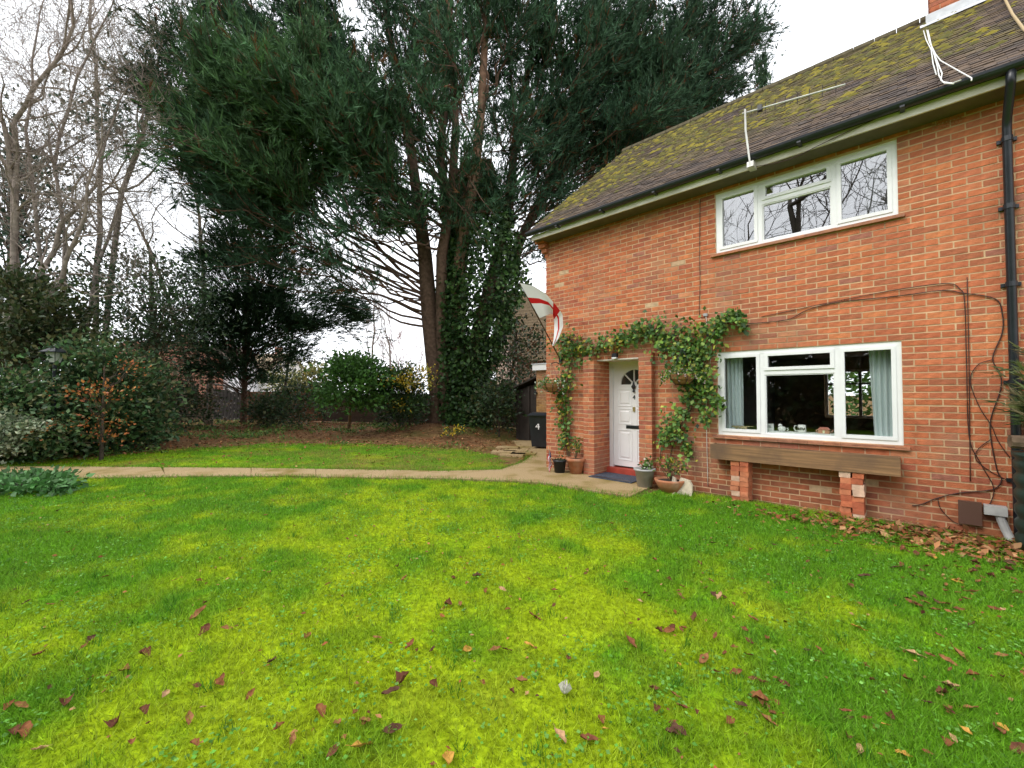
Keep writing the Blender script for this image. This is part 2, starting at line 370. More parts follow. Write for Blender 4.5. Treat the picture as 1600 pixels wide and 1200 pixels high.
# porch threshold and door
MB().box((1.19, .3, 0), (2.06, .52, .13)).build('door_step', M['red'], house)
DY = .43
fr = MB(); fr.box((1.19, DY-.02, .13), (1.265, DY+.06, 2.085)); fr.box((2.0, DY-.02, .13), (2.06, DY+.06, 2.085)); fr.box((1.265, DY-.019, 2.03), (2.0, DY+.06, 2.085)); fr.build('door_frame', M['upvc'], house)
DX0, DX1, DZ0, DZ1 = 1.27, 2.05, .16, 2.03; DC = (DX0+DX1)/2+.03
def outline_arch(r, n=14, cx=DC, z=1.66): return [(cx+r*math.cos(math.pi*i/n), z+r*math.sin(math.pi*i/n)) for i in range(n+1)]
dm = MB()
# leaf of the door with the half-round fanlight cut out
A = outline_arch(.27)
zf = 1.66
dm.box((DX0, DY, DZ0), (DX1, DY+.045, zf))
for i in range(len(A)-1):
    (xa, za), (xb, zb) = A[i], A[i+1]
    dm.add([(xa, DY, za), (xb, DY, zb), (xb, DY, DZ1), (xa, DY, DZ1)], [(0, 1, 2, 3)])
    dm.add([(xa, DY, za), (xb, DY, zb), (xb, DY+.045, zb), (xa, DY+.045, za)], [(3, 2, 1, 0)])
dm.box((DX0, DY, zf), (DC-.27, DY+.045, DZ1)); dm.box((DC+.27, DY, zf), (DX1, DY+.045, DZ1))
door = dm.build('door', M['door'], house)
g = MB(); g.add([(x, DY+.025, z) for x, z in A], [tuple(range(len(A)))[::-1]]); g.build('fanlight_pane', M['glass'], door)
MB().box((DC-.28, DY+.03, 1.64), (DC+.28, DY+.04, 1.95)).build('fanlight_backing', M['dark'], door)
for an in (45, 90, 135):
    a = R(an); MB().tube([(DC+.03*math.cos(a), DY+.008, zf+.03*math.sin(a)), (DC+.265*math.cos(a), DY+.008, zf+.265*math.sin(a))], .014, 6).build('glazing_bar', M['door'], door)
MB().lathe([(.0, 0), (.06, 0), (.06, .02), (0, .02)], (0, 0, 0), 12).build('fanlight_hub', M['door'], door).matrix_world = __import__('mathutils').Matrix.Translation((DC, DY+.012, zf)) @ __import__('mathutils').Matrix.Rotation(R(90), 4, 'X')
def panel(x0, x1, z0, z1):
    b = MB(); t = .013
    for a_, b_ in (((x0, z0), (x1, z0+t)), ((x0, z1-t), (x1, z1)), ((x0, z0+t), (x0+t, z1-t)), ((x1-t, z0+t), (x1, z1-t))): b.box((a_[0], DY-.008, a_[1]), (b_[0], DY+.001, b_[1]))
    b.add([(x0+.045, DY-.001, z0+.045), (x1-.045, DY-.001, z0+.045), (x1-.045, DY-.001, z1-.045), (x0+.045, DY-.001, z1-.045), (x0+.065, DY-.009, z0+.065), (x1-.065, DY-.009, z0+.065), (x1-.065, DY-.009, z1-.065), (x0+.065, DY-.009, z1-.065)], [(4, 5, 6, 7), (0, 1, 5, 4), (1, 2, 6, 5), (2, 3, 7, 6), (3, 0, 4, 7)])
    b.build('door_panel', M['door'], door)
for (x0, x1) in ((DX0+.09, DC-.045), (DC+.045, DX1-.06)):
    for z0, z1 in ((1.26, 1.58), (.93, 1.22), (.27, .83)): panel(x0, x1, z0, z1)
MB().box((DC-.16, DY-.01, .855), (DC+.16, DY-.001, .915)).build('letterbox', M['black'], door)
MB().box((DC-.02, DY-.022, 1.17), (DC+.02, DY-.001, 1.25)).build('door_bell', M['brass'], door)
k = MB(); k.lathe([(.012, 0), (.028, .02), (.012, .05), (.045, .1), (.02, .14), (.008, .2)], (DC, DY-.02, 1.515), 8); k.build('door_knocker', M['black'], door)
def text(body, size, loc, rot, m, parent, name='house_number'):
    cu = bpy.data.curves.new(name, 'FONT'); cu.body = body; cu.size = size; cu.extrude = .003; cu.align_x = 'CENTER'
    t = bpy.data.objects.new(name, cu); me = bpy.data.meshes.new_from_object(t); bpy.data.objects.remove(t)
    me.materials.clear(); me.materials.append(m); o = link(me, name, parent); o.location = loc; o.rotation_euler = rot; return o
text('4', .12, (DC, DY-.004, 1.385), (R(90), 0, 0), M['black'], door)
mt = MB().box((1.2, -.32, .029), (2.02, .26, .043)).build('door_mat', mat('mat_rubber', (.05, .06, .085), .9, var=.4, vscale=40, bump=.8, bscale=200)); tag(mt, 'blue-grey door mat on the concrete in front of the white door', 'mat')
MB().box((1.25, -.28, .043), (1.97, -.22, .047)).build('mat_border', M['black'], mt)
lamp = thing('porch_light', 'small boxy security light fixed over the front door', 'light')
MB().box((1.53, -.075, 2.13), (1.62, -.0, 2.2)).build('housing', M['black'], lamp); MB().box((1.535, -.085, 2.105), (1.615, -.02, 2.128)).build('lens', M['upvc'], lamp)

# windows
def window(x0, x1, z0, z1, zt, m1, m2, gl='glass'):
    w = MB(); y0 = .012; y1 = .08; t = .05
    w.box((x0, y0, z0), (x1, y1, z0+t)); w.box((x0, y0, z1-t), (x1, y1, z1)); w.box((x0, y0+.001, z0+t), (x0+t, y1, z1-t)); w.box((x1-t, y0+.001, z0+t), (x1, y1, z1-t))
    wo_ = w.build('window', M['upvc'], house)
    for mx in (m1, m2): MB().box((mx-.03, y0+.002, z0+t), (mx+.03, y1, z1-t)).build('mullion', M['upvc'], wo_)
    MB().box((m1+.03, y0+.003, zt-.03), (m2-.03, y1, zt+.03)).build('transom', M['upvc'], wo_)
    lights = [(x0+t, m1-.03, z0+t, z1-t, 1), (m1+.03, m2-.03, z0+t, zt-.03, 0), (m1+.03, m2-.03, zt+.03, z1-t, 1), (m2+.03, x1-t, z0+t, z1-t, 1)]
    for a, b, c, d, sash in lights:
        s = .042 if sash else .014; yy = y0-.012 if sash else y0+.012
        f = MB(); f.box((a, yy, c), (b, yy+.05, c+s)); f.box((a, yy, d-s), (b, yy+.05, d)); f.box((a, yy+.001, c+s), (a+s, yy+.05, d-s)); f.box((b-s, yy+.001, c+s), (b, yy+.05, d-s))
        so = f.build('sash' if sash else 'glazing_bead', M['upvc'], wo_)
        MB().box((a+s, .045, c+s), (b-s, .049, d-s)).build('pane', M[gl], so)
    return wo_
M1, M2 = 3.85, 4.69
w_lo = window(*WLO, 1.78, M1, M2); w_up = window(*WUP, 4.17, M1, M2, 'reflect_boost')
for (z, hw) in ((.835, w_lo), (3.535, w_up)):
    for lay in range(2):
        b = MB(); x = 3.2
        while x < 5.34:
            b.box((x, -.05+lay*.012, z+lay*.022), (min(x+.166, 5.345), .06, z+.019+lay*.022), tuple(np.array(bcol())*.75+np.array([.06, .07, .05])), .0015); x += .168
        b.build('sill', M['brick'], hw)
# rear window of the living room
rw = MB(); rw.box((3.7, 6.7, .9), (5.1, 6.76, .96)); rw.box((3.7, 6.7, 2.04), (5.1, 6.76, 2.1)); rw.box((3.7, 6.7, .96), (3.76, 6.76, 2.04)); rw.box((5.04, 6.7, .96), (5.1, 6.76, 2.04)); rw.box((4.37, 6.7, .96), (4.43, 6.76, 2.04)); rw.box((3.76, 6.7, 1.72), (5.04, 6.76, 1.77))
rw.build('rear_window', M['upvc'], house)
# rooms behind the glass
MB().box((2.5, .28, .0), (HX-.28, 6.62, .15)).build('floor', mat('carpet', (.12, .075, .05), .95), house)
MB().box((.28, .28, 2.4), (HX-.28, 6.62, 2.65)).build('ceiling', mat('ceiling_paint', (.35, .34, .32), .9), house)
rm = MB(); rm.box((2.5, .29, .15), (2.6, 6.62, 2.4)); rm.box((5.9, .29, .15), (6.0, 6.62, 2.4)); rm.box((2.5, .29, 2.65), (2.6, 4, 4.6)); rm.box((5.9, .29, 2.65), (6, 4, 4.6)); rm.box((2.6, 4, 2.65), (5.9, 4.1, 4.6)); rm.box((.28, 1.0, .15), (2.5, 1.1, 2.4))
rm.build('partition', mat('room_paint', (.17, .15, .125), .9), house)
MB().box((.28, .28, 4.6), (HX-.28, 6.62, 4.64)).build('upper_ceiling', M['dark'], house)
# roof
PITCHA = R(40); EY, EZ = -.40, 4.70; RY = 3.45; SL = (RY-EY)/math.cos(PITCHA); GX0 = -.14
rf = MB()
for s in (1, -1):
    yb = RY-s*(RY-EY); dz = .05
    rf.add([(GX0, yb, EZ), (HX+.2, yb, EZ), (HX+.2, RY, EZ+(RY-EY)*math.tan(PITCHA)), (GX0, RY, EZ+(RY-EY)*math.tan(PITCHA)),
            (GX0, yb, EZ-.05), (HX+.2, yb, EZ-.05), (HX+.2, RY, EZ-.05+(RY-EY)*math.tan(PITCHA)), (GX0, RY, EZ-.05+(RY-EY)*math.tan(PITCHA))], [(0, 1, 2, 3), (7, 6, 5, 4), (0, 4, 5, 1), (0, 3, 7, 4), (1, 5, 6, 2)])
roof = rf.build('roof', M['darkwood'], house)
# plain tiles in courses, camber and slip varied; moss tints the upper courses
NT = int(SL/.1); ca, sa = math.cos(PITCHA), math.sin(PITCHA)
tv = []; tc_ = []; mp = []
for r in range(NT+1):
    s0 = r*.1-.03; x = GX0-(.08 if r % 2 else 0)
    while x < HX+.2:
        xa, xb = max(x, GX0)+.002, min(x+.163, HX+.2)
        if xb-xa > .03:
            lift = .018+random.uniform(-.004, .006); lo = s0+random.uniform(-.004, .004); hi = min(s0+.18, SL)
            def P(xx, s, h): return (xx, EY+s*ca-h*sa, EZ+s*sa+h*ca)
            j = random.uniform(-.003, .003)
            tv.append([P(xa, lo, lift), P(xb, lo, lift+j), P(xb, hi, .008), P(xa, hi, .008)])
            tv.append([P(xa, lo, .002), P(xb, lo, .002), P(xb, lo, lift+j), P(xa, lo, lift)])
            moss = fnoise((xa)*1.1+4, s0*1.1+2)+.35*fnoise(xa*5, s0*5)-.18; up_ = min(1, max(0, (s0-.5)/1.6)); edge_ = max(0, 1-(xa-GX0)/1.2)*.6
            k = min(1, max(0, (moss-.27)*4))*min(1, up_*1.15+edge_)
            base = np.array(random.choice([(.085, .062, .05), (.105, .078, .06), (.07, .055, .048), (.12, .085, .06)]))
            c = base*(1-.75*k)+np.array(random.choice([(.12, .10, .028), (.155, .128, .028), (.095, .08, .028)]))*.75*k
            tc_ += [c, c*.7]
            if random.random() < .8*k: mp.append((random.uniform(xa, xb), s0+random.uniform(0, .1)))
        x += .165
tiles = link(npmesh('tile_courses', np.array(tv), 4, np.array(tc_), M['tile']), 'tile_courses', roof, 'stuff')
mo = MB()
for (x, s) in mp:
    r_ = random.uniform(.02, .065); p0 = np.array([x, EY+s*ca-.018*sa, EZ+s*sa+.018*ca]); nrm = np.array([0, -sa, ca]); t1 = np.array([1, 0, 0]); t2 = np.array([0, ca, sa])
    k_ = 6; c = random.choice([(.15, .135, .02), (.20, .175, .02), (.12, .115, .025), (.28, .23, .02)])
    ring = [p0+(t1*math.cos(6.283*i/k_)*1.4+t2*math.sin(6.283*i/k_))*r_*random.uniform(.7, 1.2) for i in range(k_)]; top = p0+nrm*r_*.55
    mo.add(ring+[top], [(i, (i+1) % k_, k_) for i in range(k_)], c)
mo.build('moss', M['grass'], roof, kind='stuff')
RZ = EZ+(RY-EY)*math.tan(PITCHA)
x = GX0
while x < HX:
    b = MB(); b.tube([(x, RY, RZ-.03), (x+.29, RY, RZ-.03+random.uniform(-.004, .004))], .11, 10, (.10, .085, .05)); b.build('ridge_tile', M['tile'], roof); x += .3
# eaves
MB().box((GX0+.03, -.33, 4.535), (HX, -.305, 4.635)).build('fascia', M['cream'], house)
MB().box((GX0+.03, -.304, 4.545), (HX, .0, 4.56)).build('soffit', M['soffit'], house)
gm = MB(); prof = [(math.cos(t), math.sin(t)) for t in np.linspace(math.pi, 2*math.pi, 9)]
gx = [GX0-.02, HX]; vs = []
for xx in gx:
    for (a, b) in prof: vs.append((xx, -.40+a*.062, 4.685+b*.07))
    for (a, b) in prof[::-1]: vs.append((xx, -.40+a*.056, 4.685+b*.064))
kk = 18; gm.add(vs, [(j, (j+1) % kk, kk+(j+1) % kk, kk+j) for j in range(kk)]+[tuple(range(kk))[::-1]]); gut = gm.build('gutter', M['black'], house)
for xx in np.arange(.6, 8, .95): MB().box((xx-.02, -.468, 4.605), (xx+.02, -.33, 4.625)).build('gutter_bracket', M['black'], gut)
dp = MB(); dp.tube([(6.13, -.4, 4.63), (6.13, -.38, 4.52), (6.13, -.1, 4.3), (6.13, -.062, 4.2), (6.13, -.062, .15), (6.13, -.062, .05)], .036, 12); dpo = dp.build('downpipe', M['black'], house, smooth=True)
for z in (4.1, 3.4, 2.6, 1.6, .6):
    b = MB(); b.tube([(6.13, -.062, z-.025), (6.13, -.062, z+.025)], .044, 12); b.box((6.06, -.03, z-.018), (6.2, -.001, z+.018)); b.build('pipe_clip', M['black'], dpo)
# chimney with lead flashing
ch = MB(); ch.box((5.68, RY-.45, RZ-.6), (6.9, RY+.45, RZ+1.5)); cho = ch.build('chimney', M['mortar'], house)
cb = MB()
for i in range(27):
    z0 = RZ-.55+i*.075
    for (ax) in (0, 1):
        u = -.11 if i % 2 else 0
        L_ = 1.22 if ax == 0 else .9
        while u < L_:
            a, b = max(u, 0), min(u+.215, L_)
            if b-a > .03:
                if ax == 0: cb.box((5.68+a, RY-.457, z0), (5.68+b, RY-.44, z0+.065), bcol(), .001)
                else: cb.box((5.672, RY-.45+a, z0), (5.69, RY-.45+b, z0+.065), bcol(), .001)
            u += .225
cb.build('chimney_bricks', M['brick'], cho, kind='stuff')
fl = MB(); zr = RZ-.45*math.tan(PITCHA)
fl.box((5.62, RY-.475, zr-.03), (6.95, RY-.458, zr+.17)); fl.add([(5.55, RY-.62, zr-.10), (6.97, RY-.62, zr-.10), (6.97, RY-.47, zr+.035), (5.55, RY-.47, zr+.035)], [(0, 1, 2, 3)]); fl.build('flashing', M['lead'], cho)

# fittings on the wall (parts of the house)
def wallcable(pts, r=.0045, m='cable', Y=-.018, name='cable', parent=house):
    P = [wallp(x, y, Y) for x, y in pts]
    Q = []
    for i in range(len(P)-1):
        p0, p1, p2, p3 = P[max(i-1, 0)], P[i], P[i+1], P[min(i+2, len(P)-1)]
        for t in np.linspace(0, 1, 6)[:-1]:
            Q.append(.5*((2*p1)+(-p0+p2)*t+(2*p0-5*p1+4*p2-p3)*t*t+(-p0+3*p1-3*p2+p3)*t**3))
    Q.append(P[-1]); return MB().tube(Q, r, 5).build(name, M[m], parent, smooth=True)
wallcable([(1094, 312), (1093, 400), (1094, 440), (1093, 492), (1103, 494)])
wallcable([(1165, 506), (1228, 500), (1262, 484), (1310, 472), (1400, 463), (1470, 454), (1505, 458), (1555, 467), (1566, 490), (1566, 520), (1551, 560), (1563, 585), (1563, 610), (1548, 655), (1549, 690), (1558, 735), (1565, 750), (1550, 765), (1500, 770), (1465, 778), (1440, 788), (1425, 790)], .0055)
wallcable([(1190, 495), (1310, 470), (1400, 453), (1478, 443), (1500, 452), (1507, 470), (1510, 560), (1514, 680), (1530, 720), (1552, 760), (1548, 785), (1538, 795)], .0045)
wallcable([(1511, 433), (1514, 560), (1515, 660), (1516, 752)], .004)
wallcable([(1551, 562), (1528, 570), (1516, 595), (1530, 635), (1549, 665), (1560, 690), (1578, 715)], .004)
wallcable([(1549, 686), (1530, 700), (1524, 716), (1545, 735), (1585, 756)], .004)
wallcable([(1465, 778), (1470, 795), (1490, 815), (1510, 822)], .004)
wallcable([(1170, 262), (1230, 250), (1290, 222), (1370, 185), (1420, 165)], .005, Y=-.35)
wallcable([(1103, 494), (1106, 520), (1112, 545), (1104, 620), (1106, 760)], .004, 'wcable')
jb = MB(); p = wallp(1103, 492); jb.box((p[0]-.03, -.03, p[2]-.02), (p[0]+.03, -.008, p[2]+.02)); jb.build('junction_box', M['grey'], house)
p = wallp(1515, 800); MB().box((p[0]-.085, -.07, p[2]-.12), (p[0]+.085, -.008, p[2]+.12)).build('vent_cover', mat('brown_plastic', (.10, .05, .035), .5), house)
p = wallp(1555, 802); dpz = MB(); dpz.box((p[0]-.085, -.13, p[2]-.0), (p[0]+.075, -.01, p[2]+.09)); dpz.tube([(p[0]+.02, -.08, p[2]), (p[0]+.06, -.1, .1), (p[0]+.1, -.13, -.02)], .036, 10); dpz.build('waste_pipe', M['grey'], house)
ab = MB(); p = wallp(1480, 190)
for i in range(3):
    for j in range(8): ab.box((p[0]-.12+j*.03, -.012, p[2]-.05+i*.035), (p[0]-.1+j*.03, -.004, p[2]-.03+i*.035))
ab.build('air_brick', M['terra'], house)

# aerial, roof cables, rope
ae = thing('tv_aerial', 'slim metal television aerial on a bent mast clamped at the gutter', 'aerial')
MB().tube([(3.86, -.47, 4.52), (3.84, -.47, 4.7), (3.81, -.47, 5.0), (3.80, -.45, 5.31)], .013, 8).build('mast', M['alu'], ae)
b0, b1 = np.array([3.76, -.43, 5.28]), np.array([4.86, -.38, 5.15]); MB().tube([b0, b1], .011, 6).build('boom', M['alu'], ae)
for t in (.1, .17, .25, .35, .45, .57, .68, .8, .92):
    q = b0+(b1-b0)*t; MB().tube([q+np.array([0, .02, .085]), q-np.array([0, .02, .085])], .005, 5).build('element', M['darkwood'], ae)
MB().box((3.95, -.46, 5.22), (4.0, -.4, 5.29)).build('dipole_box', M['black'], ae)
MB().box((3.82, -.48, 4.5), (3.9, -.32, 4.57)).build('bracket', M['alu'], ae)
def roofp(x, y, h=.04):
    d = ray(x, y); s = math.tan(PITCHA); t = (EZ+h/ca+s*(CAM[1]-EY)-CAM[2])/(d[2]-s*d[1]); return CAM+d*t
rc = thing('roof_cables', 'tangle of loose white cables running down the tiles from the chimney', 'cables')
for pts in ([(1443, 48), (1447, 62), (1455, 78), (1458, 100), (1463, 117)], [(1448, 47), (1452, 65), (1462, 85), (1470, 95), (1500, 112), (1518, 122), (1518, 126)], [(1450, 47), (1456, 75), (1464, 95), (1472, 115), (1470, 125), (1476, 130), (1490, 131)], [(1449, 50), (1458, 80), (1465, 105), (1467, 118), (1473, 128), (1488, 130), (1502, 125)]):
    MB().tube([roofp(x, y, .05) for x, y in pts], .006, 6).build('cable', M['wcable'], rc, smooth=True)
rp = MB().tube([roofp(x, y, .05) for x, y in ((1560, -40), (1571, 0), (1582, 22), (1600, 46), (1640, 80))], .014, 6).build('roof_rope', mat('rope', (.40, .30, .16), .9), None, True); tag(rp, 'single tan rope lying down the mossy roof tiles', 'rope')

# trough on its two brick stacks
tr = thing('window_trough', 'long brown wooden window trough resting on two brick stacks', 'planter')
TX0, TX1, TZ0, TZ1, TY0, TY1 = 3.235, 5.265, .555, .765, -.26, -.03
MB().box((TX0, TY0, TZ0), (TX1, TY0+.025, TZ1)).build('front_board', M['wood'], tr); MB().box((TX0+.002, TY1-.02, TZ0), (TX1-.002, TY1, TZ1-.01)).build('back_board', M['wood'], tr)
for x in (TX0, TX1-.022): MB().box((x+.001, TY0+.025, TZ0+.001), (x+.021, TY1-.02, TZ1-.004)).build('end_board', M['wood'], tr)
MB().box((TX0+.022, TY0+.025, TZ0+.002), (TX1-.022, TY1-.02, TZ0+.12)).build('soil', M['soil'], tr)
def stack(x0, label):
    t = thing('brick_stack', label, 'brick stack', 'brick stacks under the trough')
    for i in range(8):
        z = i*.069
        for k_ in range(2):
            dx = random.uniform(-.008, .008); c = random.choice([(.5, .15, .07), (.55, .2, .1), (.42, .12, .06), (.62, .42, .3), (.5, .17, .08)])
            MB().box((x0+k_*.112+dx, TY0+.015+random.uniform(-.012, .012), z), (x0+k_*.112+.108+dx, TY1-.005, z+.066), c, .003).build('brick', M['brick'], t)
stack(3.50, 'rough brick stack with pale broken bricks propping the trough at the climber end')
stack(4.72, 'rough red brick stack propping the trough at the downpipe end')

# ------------------------------------------------------------------ window contents
def curtain(x0, x1, z0, z1, label, c, lean=0, y=.2):
    b = MB(); b.grid(lambda u, v: (x0+(x1-x0)*u*(1-.35*lean*(1-v))+lean*.0, y+.025*math.sin(u*26+v*2), z0+(z1-z0)*v), 40, 6, c); o = b.build('curtain', M['cloth'], None, True); return tag(o, label, 'curtain', 'window curtains')
curtain(3.32, 3.55, .92, 2.08, 'pale blue curtain beside the climber in the ground floor window', (.8, .88, .9))
curtain(5.23, 4.98, .92, 2.08, 'pale blue curtain at the downpipe end of the ground floor window', (.82, .9, .91), .5)
curtain(4.98, 5.24, 3.6, 4.46, 'thin pale curtain at the downpipe end of the upstairs window', (.6, .62, .6), 0, .25)
curtain(3.32, 3.5, 3.6, 4.46, 'thin pale curtain in the upstairs window above the climber', (.55, .56, .55), 0, .25)
MB().box((3.27, .085, .86), (5.28, .29, .965)).build('inner_sill', M['upvc'], house)
SZ = .967
def sillx(px, py=690): return wallp(px, py, .15)[0]
x = sillx(1204); cd = MB().box((x-.045, .13, SZ), (x+.045, .145, SZ+.1), (.75, .75, .74)).build('photo_card', M['ceramic']); tag(cd, 'small square white card standing on the window sill', 'card')
for q in range(3): MB().box((x-.025, .1285, SZ+.045+q*.012), (x+.02-.008*q, .1295, SZ+.051+q*.012), (.1, .1, .1)).build('print', M['ceramic'], cd)
x = sillx(1222); cj = thing('creamer_jug', 'small white animal-shaped jug between the card and the mug', 'jug')
MB().lathe([(.02, 0), (.04, .01), (.05, .035), (.04, .06), (.015, .07)], (x, .15, SZ), 14, (.78, .78, .76)).build('body', M['ceramic'], cj, True)
MB().lathe([(.012, 0), (.026, .012), (.026, .03), (.01, .042)], (x-.02, .15, SZ+.06), 10, (.78, .78, .76)).build('head', M['ceramic'], cj, True)
MB().tube([(x+.045, .15, SZ+.045), (x+.07, .15, SZ+.05), (x+.075, .15, SZ+.025), (x+.06, .15, SZ+.008)], .006, 6, (.78, .78, .76)).build('handle', M['ceramic'], cj, True)
x = sillx(1252); mg = thing('mug', 'white mug with dark printed pattern on the window sill', 'mug')
mb = MB().lathe([(.045, 0), (.048, .01), (.046, .1), (.041, .1), (.041, .012), (.0, .012)], (x+.01, .15, SZ), 20, (.8, .79, .75)).build('cup', M['ceramic'], mg, True)
MB().tube([(x-.035, .15, SZ+.085), (x-.07, .15, SZ+.085), (x-.08, .15, SZ+.05), (x-.066, .15, SZ+.02), (x-.036, .15, SZ+.018)], .007, 6, (.8, .79, .75)).build('handle', M['ceramic'], mg, True)
for q in range(7):
    a = R(-150+q*18); MB().box((x+.01+.0465*math.cos(a)-.005, .15+.0465*math.sin(a)-.005, SZ+.03+random.uniform(0, .01)), (x+.01+.0465*math.cos(a)+.005, .15+.0465*math.sin(a)+.005, SZ+.05+random.uniform(0, .02)), (.07, .06, .06)).build('print', M['ceramic'], mg)
x = sillx(1288); tp = thing('teapot', 'pink cottage-shaped teapot with sloping lid on the window sill', 'teapot')
b = MB(); b.box((x-.06, .115, SZ), (x+.06, .185, SZ+.05), (.55, .26, .19)); b.build('body', M['ceramic'], tp)
b = MB(); b.add([(x-.066, .11, SZ+.05), (x+.066, .11, SZ+.05), (x+.066, .19, SZ+.05), (x-.066, .19, SZ+.05), (x-.04, .15, SZ+.082), (x+.04, .15, SZ+.082)], [(0, 1, 5, 4), (1, 2, 5), (2, 3, 4, 5), (3, 0, 4), (3, 2, 1, 0)], (.5, .2, .15)); b.build('lid', M['ceramic'], tp)
MB().tube([(x+.06, .15, SZ+.02), (x+.085, .15, SZ+.03), (x+.1, .15, SZ+.05)], [.01, .008, .005], 6, (.55, .26, .19)).build('spout', M['ceramic'], tp)
MB().tube([(x-.06, .15, SZ+.045), (x-.085, .15, SZ+.04), (x-.085, .15, SZ+.015), (x-.06, .15, SZ+.01)], .006, 6, (.55, .26, .19)).build('handle', M['ceramic'], tp)
MB().box((x-.012, .112, SZ+.005), (x+.012, .1145, SZ+.04), (.8, .72, .5)).build('doorway', M['ceramic'], tp)
x = sillx(1160); ds = thing('driftwood', 'pale twisted driftwood piece on the sill behind the casement', 'ornament')
for k_ in range(4):
    P_ = [np.array([x-.09+.05*k_, .15, SZ+.012])+np.array([.03*i*random.choice((1, -1)), .006*i, .012*i]) for i in range(4)]; MB().tube(P_, [.014, .012, .008, .003], 6, (.45, .36, .22)).build('branch', M['bark'], ds)
sh = thing('dresser', 'dark dresser with a plate standing deep inside the living room', 'dresser')
b = MB(); b.box((5.25, 3.0, .15), (5.88, 4.6, .9)); b.box((5.5, 3.0, 1.5), (5.88, 4.6, 1.53)); b.box((5.6, 2.98, .9), (5.88, 3.0, 2.1)); b.build('carcass', M['darkwood'], sh)
MB().lathe([(0, 0), (.09, .004), (.13, .02), (.125, .022), (0, .01)], (0, 0, 0), 20, (.35, .42, .5)).build('plate', M['ceramic'], sh).matrix_world = __import__('mathutils').Matrix.Translation((5.6, 3.6, 1.66)) @ __import__('mathutils').Matrix.Rotation(R(75), 4, 'X')
# ------------------------------------------------------------------ pots, baskets, climbers, flags
G_DARK = [(.03, .075, .02), (.045, .10, .025), (.06, .13, .03), (.025, .06, .018)]
G_MID = [(.06, .14, .02), (.08, .18, .03), (.05, .11, .02), (.10, .20, .04)]
G_YEL = [(.16, .20, .02), (.30, .28, .03), (.10, .16, .03), (.42, .36, .05)]
def foliage(name, P, size, cols, parent, D=None, spread=1., aspect=.6, N=None, var=.25, m='leaf', kind=None):
    V = leaf_quads(P, size, D, aspect, spread, rng, N); return link(npmesh(name, V, 4, palette(len(P), cols, var), M[m]), name, parent, kind)
def band(pts, n, w, Y=(-.03, -.16)):
    """points scattered round a polyline drawn on the wall"""
    P3 = np.array([wallp(x, y, -.05) for x, y in pts]); seg = np.linalg.norm(np.diff(P3, axis=0), axis=1); cum = np.r_[0, np.cumsum(seg)]
    t = rng.random(n)*cum[-1]; i = np.clip(np.searchsorted(cum, t)-1, 0, len(seg)-1); f = ((t-cum[i])/seg[i])[:, None]
    Q = P3[i]*(1-f)+P3[i+1]*f; ww = np.interp(t/cum[-1], np.linspace(0, 1, len(w)), w)[:, None]
    Q[:, [0, 2]] += rng.normal(size=(n, 2))*ww*.5; Q[:, 1] = rng.uniform(Y[1], Y[0], n); return Q
def pot(name, label, cat, loc, prof, m, plant=None, group=None):
    t = thing(name, label, cat, group); MB().lathe(prof, loc, 24).build('pot', M[m], t, True)
    rim = [p for p in prof if p[1] == max(q[1] for q in prof)][0]
    MB().lathe([(0, rim[1]-.04), (rim[0]*.9, rim[1]-.035), (rim[0]*.9, rim[1]-.03), (0, rim[1]-.02)], loc, 16).build('soil', M['soil'], t)
    if plant: plant(t, np.array(loc)+np.array([0, 0, rim[1]-.03]))
    return t
def stems(parent, base, n, h, spread, c=(.12, .09, .05), r=.006, name='stem'):
    b = MB(); tips = []
    for k in range(n):
        a = random.uniform(0, 6.28); s = random.uniform(.3, 1)*spread; e = base+np.array([math.cos(a)*s, math.sin(a)*s, h*random.uniform(.6, 1)])
        m_ = (base+e)/2+np.array([random.uniform(-.3, .3)*spread, random.uniform(-.3, .3)*spread, h*.1]); b.tube([base, m_, e], [r, r*.8, r*.4], 5, c); tips += [m_, e, (m_+e)/2]
    b.build(name, M['bark'], parent); return np.array(tips)
def sprig(n, h, spread, cols, size, nst=6):
    def f(t, base):
        T = stems(t, base, nst, h, spread); P = T[rng.integers(0, len(T), n)]+rng.normal(size=(n, 3))*spread*.25; P[:, 2] = np.maximum(P[:, 2], base[2]); foliage('foliage', P, size, cols, t)
    return f
def gp(x, y): return ground(x, y, .03)
p = gp(892, 741); pot('terracotta_pot', 'large terracotta pot with a straggly plant beside the brick pier', 'plant pot', (p[0], p[1]+.16, .03), [(0, 0), (.11, 0), (.155, .22), (.175, .225), (.18, .28), (.155, .28), (.14, .2)], 'terra', sprig(90, .42, .14, G_MID+G_YEL, .06, 9))
p = gp(870, 739); pot('black_pot', 'small black plastic pot next to the large terracotta pot', 'plant pot', (p[0]-.01, p[1]+.1, .03), [(0, 0), (.095, 0), (.12, .2), (.13, .2), (.13, .23), (.11, .23), (.1, .18)], 'black', sprig(50, .08, .09, G_DARK, .04, 4))
p = gp(907, 741); pot('small_pot', 'tiny terracotta pot squeezed against the brick pier', 'plant pot', (p[0]-.0, p[1]+.2, .03), [(0, 0), (.05, 0), (.065, .08), (.07, .1), (.06, .1), (.05, .07)], 'terra', sprig(25, .1, .04, G_DARK, .03, 3))
p = gp(1012, 758); pot('grey_pot', 'square-shouldered grey pot with white-edged plant by the door pier', 'plant pot', (p[0]+.0, p[1]-.1, .03), [(0, 0), (.11, 0), (.15, .25), (.17, .25), (.17, .28), (.14, .28), (.12, .2)], 'grey', sprig(130, .13, .12, G_MID+[(.6, .62, .5)], .05, 6))
